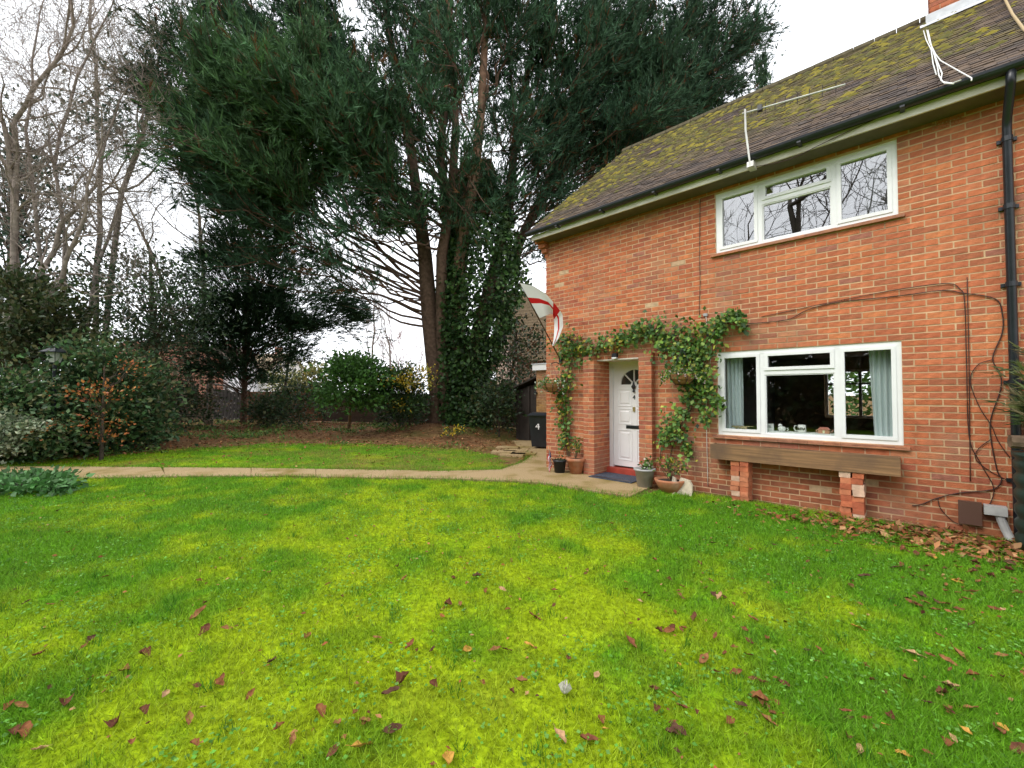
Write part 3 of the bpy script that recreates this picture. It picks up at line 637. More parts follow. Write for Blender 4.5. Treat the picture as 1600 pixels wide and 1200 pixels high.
p = gp(1042, 768); pot('terracotta_bowl', 'wide low terracotta bowl planted below the green climber', 'plant pot', (p[0]+.0, p[1]+.12, .0), [(0, 0), (.13, 0), (.2, .12), (.225, .17), (.23, .2), (.2, .2), (.17, .12)], 'terra', sprig(150, .38, .24, G_MID+G_YEL, .06, 12))
for (x0, x1, px, py, hh, lab) in ((-.035, .035, 1049, 770, .25, 'narrow pale stone slip leaning upright on the terracotta bowl'), (-.12, .1, 1068, 772, .24, 'broad pale broken stone slab leaning beside the terracotta bowl')):
    p = gp(px, py); b = MB(); q = [(x0, 0), (x1, 0), (x1*.95, hh*.62), (x1*.5, hh*.9), (x0*.7, hh), (x0*.95, hh*.5)]
    b.add([(p[0]+u, p[1]+.04+v*.25, v) for u, v in q]+[(p[0]+u, p[1]+.085+v*.25, v) for u, v in q], [(0, 1, 2, 3, 4, 5), (11, 10, 9, 8, 7, 6)]+[(i, i+6, (i+1) % 6+6, (i+1) % 6) for i in range(6)])
    tag(b.build('stone_piece', M['stone']), lab, 'stone')

def basket(px, py, label, cols, n, r=.19, Y=-.27):
    c = wallp(px, py, Y); t = thing('hanging_basket', label, 'hanging basket', 'hanging baskets by the door')
    MB().lathe([(0, -.13), (r*.55, -.11), (r*.9, -.04), (r, .03), (r*.92, .03), (r*.8, -.03), (0, -.02)], c, 18).build('coir_liner', mat('coir', (.30, .14, .06), 1, var=.3, vscale=30, bump=.8), t)
    for k in range(8):
        a = k*math.pi/4; MB().tube([c+np.array([math.cos(a)*rr*1.03, math.sin(a)*rr*1.03, z]) for rr, z in ((r, .03), (r*.92, -.04), (r*.58, -.115), (.0, -.137))], .005, 5).build('wire', M['black'], t)
    w0 = np.array([c[0], -.01, c[2]+.42]); MB().tube([w0, w0+np.array([0, -.12, .03]), np.array([c[0], Y, c[2]+.42])], .009, 6).build('bracket', M['black'], t)
    for a in (0, 2.1, 4.2): MB().tube([c+np.array([math.cos(a)*r, math.sin(a)*r, .03]), np.array([c[0], Y, c[2]+.42])], .003, 4).build('chain', M['black'], t)
    a = rng.uniform(0, 6.28, n); rr = np.sqrt(rng.random(n))*r*1.75; P = c+np.c_[np.cos(a)*rr, np.minimum(np.sin(a)*rr, .24), .08+rng.normal(size=n)*.045-np.maximum(rr-r, 0)*rng.uniform(.2, 1.4, n)]
    foliage('foliage', P, .045, cols, t)
basket(862, 602, 'wire hanging basket with trailing pale plant at the house corner', G_MID+[(.45, .5, .4)], 420)
basket(1066, 588, 'hanging basket with pink-flecked plant half hidden in the climber', G_MID+G_YEL[:2]+[(.65, .5, .5)], 520)

cl = thing('yellow_climber', 'yellowing climbing plant trained up the wall and over the door', 'climber')
la = [([(882, 700), (884, 660), (880, 620), (890, 585), (893, 560), (880, 535)], 430, [.12, .16, .22, .26, .3, .3]), ([(872, 530), (895, 540), (925, 547), (950, 535), (985, 527), (1005, 522)], 620, [.34, .26, .2, .17, .19, .2])]
foliage('foliage', np.concatenate([band(*a) for a in la]), .075, G_YEL+G_MID+G_MID, cl, np.array([0, -.3, -.5]), 1., .7, np.array([0, -1, .3]))
b = MB()
for k in range(5): b.tube([wallp(x+random.uniform(-8, 8), y, -.03) for x, y in ((890, 730), (884, 680), (886, 620), (890, 570), (882, 535))], .007, 5, (.14, .10, .06))
b.tube([wallp(x, y, -.05) for x, y in ((884, 545), (925, 548), (965, 533), (1005, 523))], .008, 5, (.14, .10, .06)); b.build('stem', M['bark'], cl)
cl = thing('green_climber', 'dense dark green climber spreading from the bowl to above the window', 'climber')
la = [([(1000, 518), (1020, 512), (1045, 530), (1075, 533), (1105, 522), (1125, 510)], 700, [.18, .26, .3, .34, .28, .18]), ([(1125, 512), (1140, 492), (1152, 487), (1160, 498), (1165, 515)], 230, [.14, .1, .06, .06, .05]),
      ([(1050, 550), (1085, 560), (1110, 545)], 330, [.26, .3, .2]), ([(1095, 560), (1092, 595), (1090, 620)], 330, [.26, .24, .2]), ([(1088, 620), (1065, 650), (1048, 672), (1036, 690)], 330, [.3, .24, .16, .1]), ([(1100, 600), (1122, 625), (1130, 632)], 130, [.14, .1, .06]), ([(1058, 672), (1072, 685), (1080, 715)], 130, [.12, .08, .05]), ([(1110, 640), (1105, 655)], 60, [.14, .1])]
P = np.concatenate([band(*a, Y=(-.03, -.22)) for a in la]); foliage('foliage', P, .072, G_MID+[(.19, .30, .05), (.28, .31, .05), (.16, .28, .05), (.05, .11, .03)], cl, np.array([0, -.3, -.6]), .9, .7, np.array([0, -1, .4]), .3)
b = MB()
for pts in ([(1040, 755), (1050, 700), (1075, 640), (1092, 590), (1070, 540), (1030, 520)], [(1060, 755), (1030, 725), (1035, 690), (1080, 640), (1100, 560), (1130, 505)], [(1095, 560), (1125, 520), (1150, 490), (1166, 515)]): b.tube([wallp(x, y, -.03) for x, y in pts], .008, 5, (.10, .07, .045))
b.build('stem', M['bark'], cl)

fl = thing('england_flag', 'white flag with red cross flying from a pole at the house corner', 'flag')
tip = dep(812, 441, 7.75); base = wallp(876, 563, -.02)
MB().tube([base, tip], .012, 8, (.09, .05, .03)).build('pole', M['bark'], fl)
MB().box(base-np.array([.03, .02, .05]), base+np.array([.03, .02, .05])).build('bracket', M['black'], fl)
top = [(812, 442, 7.74), (834, 447, 7.68), (853, 459, 7.64), (868, 476, 7.6), (879, 491, 7.58), (880, 510, 7.6), (873, 528, 7.66), (865, 541, 7.7)]
bot = [(843, 497, 7.86), (853, 493, 7.82), (862, 490, 7.9), (864, 493, 7.98), (866, 503, 7.9), (866, 518, 7.82), (865, 530, 7.78), (863, 540, 7.74)]
def lerp_list(L_, u):
    f = u*(len(L_)-1); i = min(int(f), len(L_)-2); return np.array(L_[i])*(1-(f-i))+np.array(L_[i+1])*(f-i)
def flagp(u, v):
    a = lerp_list(top, u); b_ = lerp_list(bot, u); q = a*(1-v)+b_*v; return dep(q[0], q[1], q[2]+.05*math.sin(u*9+v*3)*min(1, u*3))
MB().grid(flagp, 48, 24, cf=lambda u, v: (.55, .02, .02) if abs(v-.5) < .09 or abs(u-.46) < .055 else (.78, .78, .79)).build('cloth', M['cloth'], fl, True)
uf = thing('small_striped_flag', 'small red and white striped flag with blue corner stuck by the pots', 'flag')
f0 = gp(862, 738); f0[1] += .05; MB().tube([f0, f0+np.array([-.12, .0, .46])], .005, 6, (.4, .3, .2)).build('pole', M['bark'], uf)
def ufp(u, v):
    q = f0+np.array([-.12, .0, .46])*(.95-.55*v); return q+np.array([.03*u+.02*math.sin(v*6), -.05*u+.03*math.sin(u*7), -.26*u])
MB().grid(ufp, 14, 13, cf=lambda u, v: (.03, .04, .14) if u < .42 and v < .54 else ((.5, .03, .04) if int(v*13) % 2 == 0 else (.72, .72, .72))).build('cloth', M['cloth'], uf, True)

# ------------------------------------------------------------------ side yard
bn = thing('wheelie_bin', 'black wheeled bin numbered 4 standing by the side path', 'bin')
bc = ground(846, 701); ang = math.atan2(CAM[1]-bc[1], CAM[0]-bc[0])+math.pi/2-.25
b = MB(); b.add([(x*w_, y*w_, z) for z, w_ in ((.05, .42), (.88, .55)) for x, y in ((-.5, -.55), (.5, -.55), (.5, .55), (-.5, .55))], [(0, 3, 2, 1), (4, 5, 6, 7), (0, 1, 5, 4), (1, 2, 6, 5), (2, 3, 7, 6), (3, 0, 4, 7)])
parts = [b.build('body', M['black'], bn)]
b = MB(); b.box((-.305, -.34, .88), (.305, .33, .91)); b.add([(-.29, -.33, .91), (.29, -.33, .91), (.29, .3, .91), (-.29, .3, .91), (-.22, -.24, .965), (.22, -.24, .965), (.22, .25, .965), (-.22, .25, .965)], [(4, 5, 6, 7), (0, 1, 5, 4), (1, 2, 6, 5), (2, 3, 7, 6), (3, 0, 4, 7)]); b.build('lid', M['black'], bn)
MB().tube([(-.25, .36, .9), (.25, .36, .9)], .018, 8).build('handle', M['black'], bn)
for s in (-1, 1): MB().tube([(s*.2, .25, .1), (s*.26, .25, .1)], .1, 14).build('wheel', M['black'], bn)
text('4', .26, (-.03, -.292, .52), (R(86), 0, 0), M['upvc'], bn, 'bin_number')
bn.location = (bc[0], bc[1], .025); bn.rotation_euler = (0, 0, ang)
ob = thing('outbuilding', 'flat-roofed yellow-brown brick outbuilding with white fascia behind the bin', 'outbuilding')
OX0, OY, OZ = -2.85, 3.05, 2.2
MB().box((OX0, OY, -.1), (-.01, 6.5, OZ)).build('wall', M['mortar'], ob)
b = MB()
for i in range(29):
    x = OX0-(.11 if i % 2 else 0)
    while x < -.02:
        a, c = max(x, OX0), min(x+.215, -.02)
        if c-a > .03: b.box((a, OY-.008, i*.075+.005), (c, OY+.02, i*.075+.07), tuple(np.array(random.choice([(.38, .22, .08), (.33, .18, .07), (.42, .26, .10), (.27, .15, .06)]))), .001)
        x += .225
    y = OY+(.11 if i % 2 else 0)
    while y < 6.4: b.box((OX0-.008, y, i*.075+.005), (OX0+.02, y+.215, i*.075+.07), random.choice([(.30, .17, .06), (.26, .14, .055)]), .001); y += .225
b.build('brickwork', M['brick'], ob, kind='stuff')
MB().box((OX0-.08, OY-.1, OZ), (0-.01, 6.5, OZ+.17)).build('fascia', M['upvc'], ob); MB().box((OX0-.1, OY-.12, OZ+.17), (-.01, 6.5, OZ+.2)).build('roof', M['lead'], ob)
q = wallp(837, 616, OY-.05); MB().lathe([(0, 0), (.05, .01), (.05, .06), (.02, .09), (0, .09)], (q[0], OY-.06, q[2]), 10).build('wall_light', M['black'], ob)
sd_ = thing('timber_shed', 'dark timber lean-to shed beside the brick outbuilding', 'shed')
SX0, SX1, SY = -4.15, -2.98, 3.55
k_ = 0
x = SX0
while x < SX1-.05: MB().box((x, SY+random.uniform(-.006, .006), .02), (min(x+.145, SX1), SY+.03, 1.62+(x-SX0)*.25)).build('board', M['darkwood'], sd_); x += .15
MB().box((SX0+.02, SY+.032, .02), (SX1-.02, 5.6, 1.6)).build('body', M['darkwood'], sd_)
b = MB(); b.add([(SX0-.15, SY-.2, 1.62), (SX1+.08, SY-.2, 2.08), (SX1+.08, 5.7, 2.08), (SX0-.15, 5.7, 1.62), (SX0-.15, SY-.2, 1.67), (SX1+.08, SY-.2, 2.13), (SX1+.08, 5.7, 2.13), (SX0-.15, 5.7, 1.67)], [(3, 2, 1, 0), (4, 5, 6, 7), (0, 1, 5, 4), (0, 4, 7, 3), (1, 2, 6, 5)]); b.build('roof', M['darkwood'], sd_)
for x in (SX0+.55, SX1-.02): MB().box((x, SY-.05, 0), (x+.07, SY-.008, 1.75)).build('post', M['darkwood'], sd_)
for k, (x, y) in enumerate(((793, 701), (806, 706), (818, 711), (801, 712), (787, 708))):
    q = ground(x, y); b = MB(); w_ = .3; a = .6+random.uniform(-.1, .1)
    vs = [(q[0]+(u*math.cos(a)-v*math.sin(a))*w_, q[1]+(u*math.sin(a)+v*math.cos(a))*w_) for u, v in ((-1, -.7), (1, -.7), (1, .7), (-1, .7))]
    b.add([(u, v, .05) for u, v in vs]+[(u, v, -.02) for u, v in vs], [(0, 1, 2, 3), (0, 4, 5, 1), (1, 5, 6, 2), (2, 6, 7, 3), (3, 7, 4, 0)]); tag(b.build('paving_slab', M['concrete']), 'mossy paving slab set in the soil beside the side path', 'paving slab', 'slabs by the side path')

# ------------------------------------------------------------------ fences, gate, far houses
def fence(A, B, h, label, c, panel_w=1.85):
    t = thing('fence', label, 'fence', 'boundary fences'); A = np.array(A, float); B = np.array(B, float); L_ = np.linalg.norm(B-A); d = (B-A)/L_; nrm = np.array([-d[1], d[0]]); n_ = max(1, round(L_/panel_w))
    for i in range(n_+1):
        q = A+d*L_*i/n_; z = float(gh(*q)); b = MB(); e = .05
        pts = [q+d*sx*e+nrm*sy*e for sx, sy in ((-1, -1), (1, -1), (1, 1), (-1, 1))]; b.add([(*w_, z-.1) for w_ in pts]+[(*w_, z+h+.08) for w_ in pts], [(0, 1, 5, 4), (1, 2, 6, 5), (2, 3, 7, 6), (3, 0, 4, 7), (4, 5, 6, 7)], np.array(c)*.8); b.build('post', M['fencewood'], t)
        if i < n_:
            nb = int(h/.155)
            for j in range(nb):
                p0 = A+d*(L_*i/n_+.06); p1 = A+d*(L_*(i+1)/n_-.06); z0 = z+.06+j*.155; tl = random.uniform(-.006, .006); o_ = nrm*(.012 if j % 2 else 0)
                pts = [p0+o_-nrm*.01, p1+o_-nrm*.01, p1+o_+nrm*.01, p0+o_+nrm*.01]; b = MB(); b.add([(*w_, z0) for w_ in pts]+[(*w_, z0+.16+tl) for w_ in pts], [(0, 1, 5, 4), (1, 2, 6, 5), (2, 3, 7, 6), (3, 0, 4, 7), (4, 5, 6, 7), (3, 2, 1, 0)], np.array(c)*random.uniform(.7, 1.25)); b.build('board', M['fencewood'], t)
f1 = dep(388, 650, 23)[:2]; f2 = dep(505, 650, 22.5)[:2]; f3 = dep(690, 655, 20)[:2]; f4 = (-4.7, 5.6)
fence(f1, f2, 1.6, 'orange-brown horizontal board fence beyond the slender trunk', (.16, .07, .03))
fence(f2, f3, 1.45, 'dark weathered board fence behind the green shrubs', (.085, .05, .03))
fence(f3, f4, 1.75, 'dark board fence between the ivy tree and the shed', (.10, .065, .04))
fl0 = dep(225, 650, 24)[:2]; f0_ = dep(322, 650, 24)[:2]
fence((fl0[0]-9, fl0[1]-9), f0_, 1.5, 'dark board fence behind the laurel hedge', (.09, .055, .032))
gt = thing('garden_gate', 'dark timber field gate with diagonal braces under the trees', 'gate')
ga, gb = np.array([*dep(324, 650, 23.8)[:2]]), np.array([*dep(382, 650, 23.2)[:2]])
def bar(u0, z0, u1, z1, nm, w_=.05, c=(.13, .115, .10)):
    p0 = np.r_[ga+(gb-ga)*u0, z0]; p1 = np.r_[ga+(gb-ga)*u1, z1]; MB().tube([p0, p1], w_, 4, c).build(nm, M['fencewood'], gt)
for u in (0, .5, 1): bar(u, 0, u, 2.2 if u == 0 else 1.9, 'post', .07, (.06, .05, .045))
bar(0, 1.0, 1, 1.0, 'rail'); bar(0, 2.15, 1, 1.75, 'rail', .05, (.06, .05, .04)); bar(0, .15, 1, .15, 'rail')
for u0, u1 in ((0, .5), (.5, 1)): bar(u0, .15, u1, 1.0, 'brace'); bar(u0, 1.0, u1, .15, 'brace'); bar(u0, 1.85, u1, 1.0, 'brace')
for k in range(10):
    u = .01+k*.098; bar(u, .1, u, 1.9-.35*u, 'board', .09, (.035, .03, .026))

def far_house(name, label, c, yawd, w_, d_, h, rh, wc, rc_, wins):
    t = thing(name, label, 'house', 'houses beyond the garden'); W = MB(); W.box((-w_/2, -d_/2, -.2), (w_/2, d_/2, h), wc); W.add([(-w_/2, -d_/2, h), (-w_/2, d_/2, h), (-w_/2, 0, h+rh), (w_/2, -d_/2, h), (w_/2, d_/2, h), (w_/2, 0, h+rh)], [(0, 2, 1), (3, 4, 5)], wc); W.build('wall', M['vcol'], t)
    rf_ = MB(); o_ = .35
    for s in (-1, 1): rf_.add([(-w_/2-o_, s*(d_/2+o_), h-rh*o_/(d_/2)+.05), (w_/2+o_, s*(d_/2+o_), h-rh*o_/(d_/2)+.05), (w_/2+o_, 0, h+rh+.05), (-w_/2-o_, 0, h+rh+.05)], [(0, 1, 2, 3)], rc_)
    for r_ in range(44):
        for s in (-1, 1):
            f_ = r_/44; y_ = s*(d_/2+o_)*(1-f_); z_ = h-rh*o_/(d_/2)+(rh+rh*o_/(d_/2))*f_+.07; rf_.box((-w_/2-o_, y_-.02, z_-.03), (w_/2+o_, y_+.02, z_+.0), np.array(rc_)*random.uniform(.7, 1.1))
    rf_.build('roof', M['tile'], t)
    for (x, z, ww, hh) in wins:
        f_ = MB(); f_.box((x-ww/2-.07, -d_/2-.04, z-.07), (x+ww/2+.07, -d_/2-.005, z+hh+.07), (.75, .75, .75)); f_ = f_.build('window', M['vcol'], t); MB().box((x-ww/2, -d_/2-.05, z), (x+ww/2, -d_/2-.042, z+hh)).build('pane', M['glass'], f_); MB().box((x-.03, -d_/2-.06, z), (x+.03, -d_/2-.051, z+hh)).build('mullion', M['upvc'], f_)
        # dark room behind each pane is the painted wall recess
    cm = MB(); cm.box((w_*.25, -.3, h+rh*.5), (w_*.25+.7, .3, h+rh+.9), (.3, .13, .08)); cm.build('chimney', M['vcol'], t)
    t.location = (c[0], c[1], 0); t.rotation_euler = (0, 0, R(yawd)); return t
WIN2 = [(-2.3, .9, 1.5, 1.2), (2.2, .9, 1.5, 1.2), (-2.3, 3.4, 1.3, 1.1), (2.2, 3.4, 1.3, 1.1), (0, .1, .95, 2.0)]
q = dep(318, 600, 50); far_house('white_house', 'white rendered house glimpsed over the gate', q, 50, 9, 7, 4.4, 2.6, (.74, .74, .76), (.16, .12, .10), WIN2)
q = dep(412, 600, 58); far_house('white_cottage', 'white gabled house with pale roof seen beyond the slender trunk', q, 30, 8, 7, 4.6, 2.4, (.74, .73, .70), (.42, .34, .24), WIN2)
q = dep(255, 600, 44); far_house('orange_brick_house', 'orange brick house behind the holly', q, 40, 8, 7, 4.4, 2.6, (.34, .15, .09), (.2, .09, .06), WIN2)
q = dep(845, 600, 30); far_house('brown_roofed_house', 'neighbouring house with steep brown roof past the flag', (q[0]+2.6, q[1]+2.2), 52, 12, 11, 3.6, 4.9, (.30, .2, .13), (.17, .125, .075), WIN2)
q = dep(450, 617, 34); b = MB(); b.box((-4, -.9, .3), (4, .9, 1.55), (.7, .7, .7)); b = MB()
hw = MB(); A_ = dep(400, 622, 40); B_ = dep(520, 622, 40); d_ = (B_-A_); hw.add([A_, B_, B_+np.array([0, 0, .25]), A_+np.array([0, 0, .25]), A_+np.array([.2, .2, 0]), B_+np.array([.2, .2, 0]), B_+np.array([.2, .2, .25]), A_+np.array([.2, .2, .25])], [(0, 1, 2, 3), (7, 6, 5, 4), (3, 2, 6, 7), (0, 4, 5, 1)], (.65, .66, .68))
for u in (0, .25, .5, .75, 1): qq = A_+d_*u; hw.tube([(qq[0], qq[1], -.1), (qq[0], qq[1], qq[2]+.1)], .06, 6, (.6, .6, .6))
tag(hw.build('road_rail', M['vcol']), 'low white roadside rail beyond the board fence', 'rail')

ln = thing('garden_lantern', 'black lantern head on a post rising from the evergreen hedge', 'lamp')
q = dep(86, 558, 9.6); s = .2
MB().tube([(q[0], q[1], 0), (q[0], q[1], q[2]-.16)], .035, 8).build('post', M['black'], ln)
MB().lathe([(.05, -.16), (.09, -.13), (.1, -.12)], q, 4).build('collar', M['black'], ln); MB().lathe([(.09, -.12), (.155, .1)], q, 4).build('glass', mat('lantern_glass', (.55, .58, .5), .2), ln)
for k in range(4):
    a = k*math.pi/2; MB().tube([q+np.array([.092*math.cos(a), .092*math.sin(a), -.12]), q+np.array([.158*math.cos(a), .158*math.sin(a), .1])], .008, 5).build('glazing_bar', M['black'], ln)
MB().lathe([(.25, .1), (.25, .115), (.1, .2), (.09, .24), (.03, .26), (0, .3)], q, 4).build('hood', M['black'], ln)

# ------------------------------------------------------------------ trees
def bez(p0, p1, p2, n=8): return [p0*(1-t)**2+p1*2*t*(1-t)+p2*t*t for t in np.linspace(0, 1, n)]
def grow(b, p, d, L_, r, lvl, cfg, g, tips, c):
    n_ = 4 if lvl < 2 else 3; pts = [p]; dd = d.copy()
    for i in range(n_): dd = unit(dd+g.normal(size=3)*cfg['wob']+np.array([0, 0, cfg['up']])); pts.append(pts[-1]+dd*L_/n_)
    rr = np.linspace(r, max(r*.45, cfg['rmin']), n_+1); b.tube(pts, rr, 7 if r > .06 else (5 if r > .02 else 3), c, cap=False)
    if lvl >= cfg['max']: tips.append(pts[-1]); return
    nk = g.integers(cfg['kids'][0], cfg['kids'][1]+1)
    for k in range(nk):
        t = g.uniform(.35, 1) if k else 1; f = t*n_; i = min(int(f), n_-1); q = pts[i]+(pts[i+1]-pts[i])*(f-i)
        e = unit(dd+unit(g.normal(size=3))*cfg['ang']); grow(b, q, e, L_*g.uniform(*cfg['ratio']), max(rr[i]*(.72 if k == 0 else .5), cfg['rmin']), lvl+1, cfg, g, tips, c)
def bare_tree(name, label, stems_px, cfg, seed, c=(.29, .24, .205), group='bare trees', r0=.08):
    g_ = np.random.default_rng(seed); t = thing(name, label, 'tree', group); tb = MB(); br = MB(); tips = []
    for pts in stems_px:
        P_ = [dep(*q) for q in pts]; P_[0][2] = -.1; rr = np.linspace(r0, r0*.35, len(P_)); Q = []; 
        for i in range(len(P_)-1): Q += [P_[i]+(P_[i+1]-P_[i])*u+g_.normal(size=3)*.05*(u > 0) for u in (0, .33, .66)]
        Q.append(P_[-1]); rq = np.linspace(r0, r0*.3, len(Q)); tb.tube(Q, rq, 8, c, cap=False)
        for i in range(len(Q)//3, len(Q)):
            for k in range(2):
                d_ = unit(Q[i]-Q[i-1]); e = unit(d_+unit(g_.normal(size=3))*.95); grow(br, Q[i], e, cfg['L']*g_.uniform(.6, 1.1), rq[i]*.55, 1, cfg, g_, tips, c)
        grow(br, Q[-1], unit(Q[-1]-Q[-2]), cfg['L'], rq[-1], 0, cfg, g_, tips, c)
    tb.build('trunk', M['bark'], t, True); br.build('crown', M['bark'], t); return t, np.array(tips)
cfgB = dict(wob=.24, up=.04, max=5, kids=(2, 4), ang=.9, ratio=(.58, .8), rmin=.004, L=1.7)
bare_tree('bare_tree', 'gnarled bare tree with several bowed stems rising from the evergreen hedge', [[(15, 640, 11.5), (18, 480, 11.5), (25, 330, 11.4), (22, 190, 11.2), (75, 110, 11), (115, 40, 10.8), (105, -60, 10.6)], [(25, 640, 11.8), (45, 480, 11.8), (95, 350, 12), (150, 290, 12.2), (180, 180, 12.4)], [(30, 640, 11.6), (70, 470, 11.4), (120, 370, 11.2), (150, 250, 11)], [(20, 640, 11.6), (22, 300, 11.4), (5, 190, 11), (-60, 80, 10.6)]], cfgB, 5)
cfgC = dict(wob=.18, up=.07, max=5, kids=(2, 3), ang=.75, ratio=(.6, .8), rmin=.006, L=2.4)
bare_tree('bare_tree', 'pale-trunked bare tree standing behind the gnarled one', [[(145, 640, 17), (150, 420, 17), (158, 250, 17), (150, 100, 17), (140, -60, 17)], [(150, 500, 17), (190, 300, 16.5), (230, 180, 16.5), (250, 80, 16)]], cfgC, 8, (.30, .26, .22), r0=.11)
bare_tree('bare_tree', 'thin bare tree behind the yew with arching twigs', [[(330, 640, 21), (318, 420, 21), (305, 300, 21), (280, 200, 21)], [(325, 640, 21), (250, 430, 20), (190, 300, 20)]], cfgC, 12, (.22, .18, .14), r0=.11)
bare_tree('bare_tree', 'many-twigged pale bare tree between the gnarled one and the holly', [[(110, 640, 14), (100, 430, 14), (85, 260, 13.6), (120, 120, 13.4), (170, 20, 13.2)], [(110, 640, 14), (150, 420, 14.2), (200, 270, 14.4), (235, 150, 14.4)], [(105, 640, 14), (60, 380, 13.4), (40, 200, 13), (60, 40, 12.8)]], cfgB, 17, (.31, .265, .235), r0=.07)
cfgD = dict(wob=.16, up=.08, max=4, kids=(2, 3), ang=.7, ratio=(.55, .8), rmin=.014, L=2.2)
bare_tree('bare_tree', 'small grey bare tree beyond the fence between yew and ivy tree', [[(580, 640, 38), (582, 540, 38), (585, 470, 38)], [(605, 640, 40), (610, 560, 40), (600, 500, 40)]], cfgD, 14, (.24, .21, .19), r0=.14)
bare_tree('bare_tree', 'reddish twiggy bare tree low beyond the fence', [[(630, 640, 44), (625, 590, 44), (620, 560, 44)], [(640, 640, 44), (645, 590, 44)]], cfgD, 15, (.24, .14, .12), r0=.1)
# bare trees across the road behind the camera: they show in the panes
cfgR = dict(wob=.2, up=.05, max=5, kids=(2, 3), ang=.85, ratio=(.6, .8), rmin=.012, L=3.2)
def road_tree(x, y, h, seed, label):
    g_ = np.random.default_rng(seed); t = thing('bare_tree', label, 'tree', 'bare trees'); tb = MB(); br = MB(); tips = []; p_ = np.array([x, y, 0.]); Q = [p_]
    for i in range(6): Q.append(Q[-1]+np.array([g_.normal()*.35, g_.normal()*.35, h/6*.7]))
    tb.tube(Q, np.linspace(.32, .12, 7), 9, (.10, .085, .07), cap=False)
    for i in range(2, 7):
        for k in range(3): grow(br, Q[i], unit(np.array([g_.normal(), g_.normal(), .5])), 3.4*g_.uniform(.7, 1.1), .1, 1, cfgR, g_, tips, (.10, .085, .07))
    tb.build('trunk', M['bark'], t, True); br.build('crown', M['bark'], t)
for k, (x, y, h) in enumerate(((-2.5, -21, 15), (2.4, -19, 16), (6.2, -22, 15), (-7, -24, 15))): road_tree(x, y, h, 40+k, ['tall bare street tree reflected in the upstairs panes', 'broad bare street tree reflected beside the middle mullion', 'bare street tree opposite the downpipe', 'bare street tree across the lawn from the path'][k])

# the great multi-stemmed cypress
cy = thing('cypress_tree', 'huge spreading dark cypress with ivy-clad multi-stemmed trunk', 'tree')
g_ = np.random.default_rng(21)
BK = (.13, .085, .06); tb = MB()
def D3(x, y, Z): return dep(x, y, Z)
stem_px = [[(694, 668, 16.6), (684, 600, 16.6), (672, 500, 16.5), (664, 400, 16.4), (655, 330, 16.3), (640, 220, 16.2), (610, 60, 16), (590, -120, 16)],
           [(712, 668, 16.4), (716, 560, 16.2), (715, 440, 15.9), (724, 370, 15.6), (742, 270, 15.3), (752, 170, 15.2), (760, 20, 15), (770, -150, 15)],
           [(722, 668, 16.8), (740, 540, 16.8), (770, 430, 16.8), (795, 320, 16.8), (805, 220, 16.8), (830, 80, 17), (850, -120, 17)],
           [(705, 668, 17), (705, 480, 17.2), (700, 350, 17.2), (688, 240, 17.2), (700, 100, 17.4), (690, -120, 17.6)],
           [(728, 668, 17.2), (760, 500, 17.6), (820, 360, 18), (880, 240, 18.4), (930, 100, 18.8), (960, -80, 19)],
           [(700, 668, 16.2), (690, 500, 16), (690, 400, 15.6), (706, 300, 15.3), (712, 200, 15), (705, 60, 14.8), (700, -100, 14.6)]]
stem_pts = []
for k, s_ in enumerate(stem_px):
    P_ = [D3(*q) for q in s_]; P_[0][2] = .1; Q = []
    for i in range(len(P_)-1): Q += [P_[i]*(1-u)+P_[i+1]*u for u in (0, .5)]
    Q.append(P_[-1]); r0 = [.42, .34, .3, .32, .28, .26][k]; rr = np.linspace(r0, .07, len(Q)); rr[0] *= 1.5
    c = (.24, .15, .10) if k in (1, ) else BK
    tb.tube(Q, rr, 10, c, cap=False); stem_pts.append(Q)
tb.build('trunk', M['bark'], cy, True)
lb = MB(); SP = []; SD = []; SS = []; SC = []
def limb(src, tgt, dens=1., sz=.42, bright=0., r=.1, foli=.35):
    p0 = np.array(src); p2 = np.array(tgt); L_ = np.linalg.norm(p2-p0); p1 = p0*.5+p2*.5-np.array([0, 0, .07*L_])+g_.normal(size=3)*.3
    Q = bez(p0, p1, p2, 9); Q = [q_+g_.normal(size=3)*.09*(0 < i_ < 8) for i_, q_ in enumerate(Q)]; lb.tube(Q, np.linspace(r*.8, .015, 9), 6, BK, cap=False); d = unit(p2-p0)
    for k in range(int(5+L_*2.4*dens)):
        t = foli+(1-foli)*g_.random()**.75; f = t*8; i = min(int(f), 7); q = Q[i]+(Q[i+1]-Q[i])*(f-i); e = unit(unit(Q[i+1]-Q[i])+rvec(1, g_)[0]*.95+np.array([0, 0, .25])); l2 = g_.uniform(.8, 2.1)*(1.25-.5*t)
        q2 = q+e*l2; mid = q+e*l2*.5+np.array([0, 0, -.06*l2]); lb.tube([q, mid, q2], [.022, .014, .006], 3, BK, cap=False)
        n_ = int(22*dens*l2/1.3)+3; u = g_.uniform(.15, 1.08, n_)[:, None]; P_ = q+(q2-q)*u+g_.normal(size=(n_, 3))*.2*(.4+u); SP.append(P_); SD.append(np.repeat((e*.8+np.array([0, 0, .18]))[None], n_, 0)+g_.normal(size=(n_, 3))*.45); SS.append(np.full(n_, sz*g_.uniform(.7, 1.15))*g_.uniform(.6, 1.25, n_))
        sh_ = g_.uniform(.6, 1.4); base_c = np.array([.038, .088, .048])*(1-bright)+np.array([.09, .18, .058])*bright  # bright: light caught by the nearer plumes, painted into the foliage colour
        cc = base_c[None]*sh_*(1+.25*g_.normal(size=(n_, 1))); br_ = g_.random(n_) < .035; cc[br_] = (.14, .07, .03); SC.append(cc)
def near_stem(k, t): Q = stem_pts[k]; f = t*(len(Q)-1); i = min(int(f), len(Q)-2); return Q[i]+(Q[i+1]-Q[i])*(f-i)
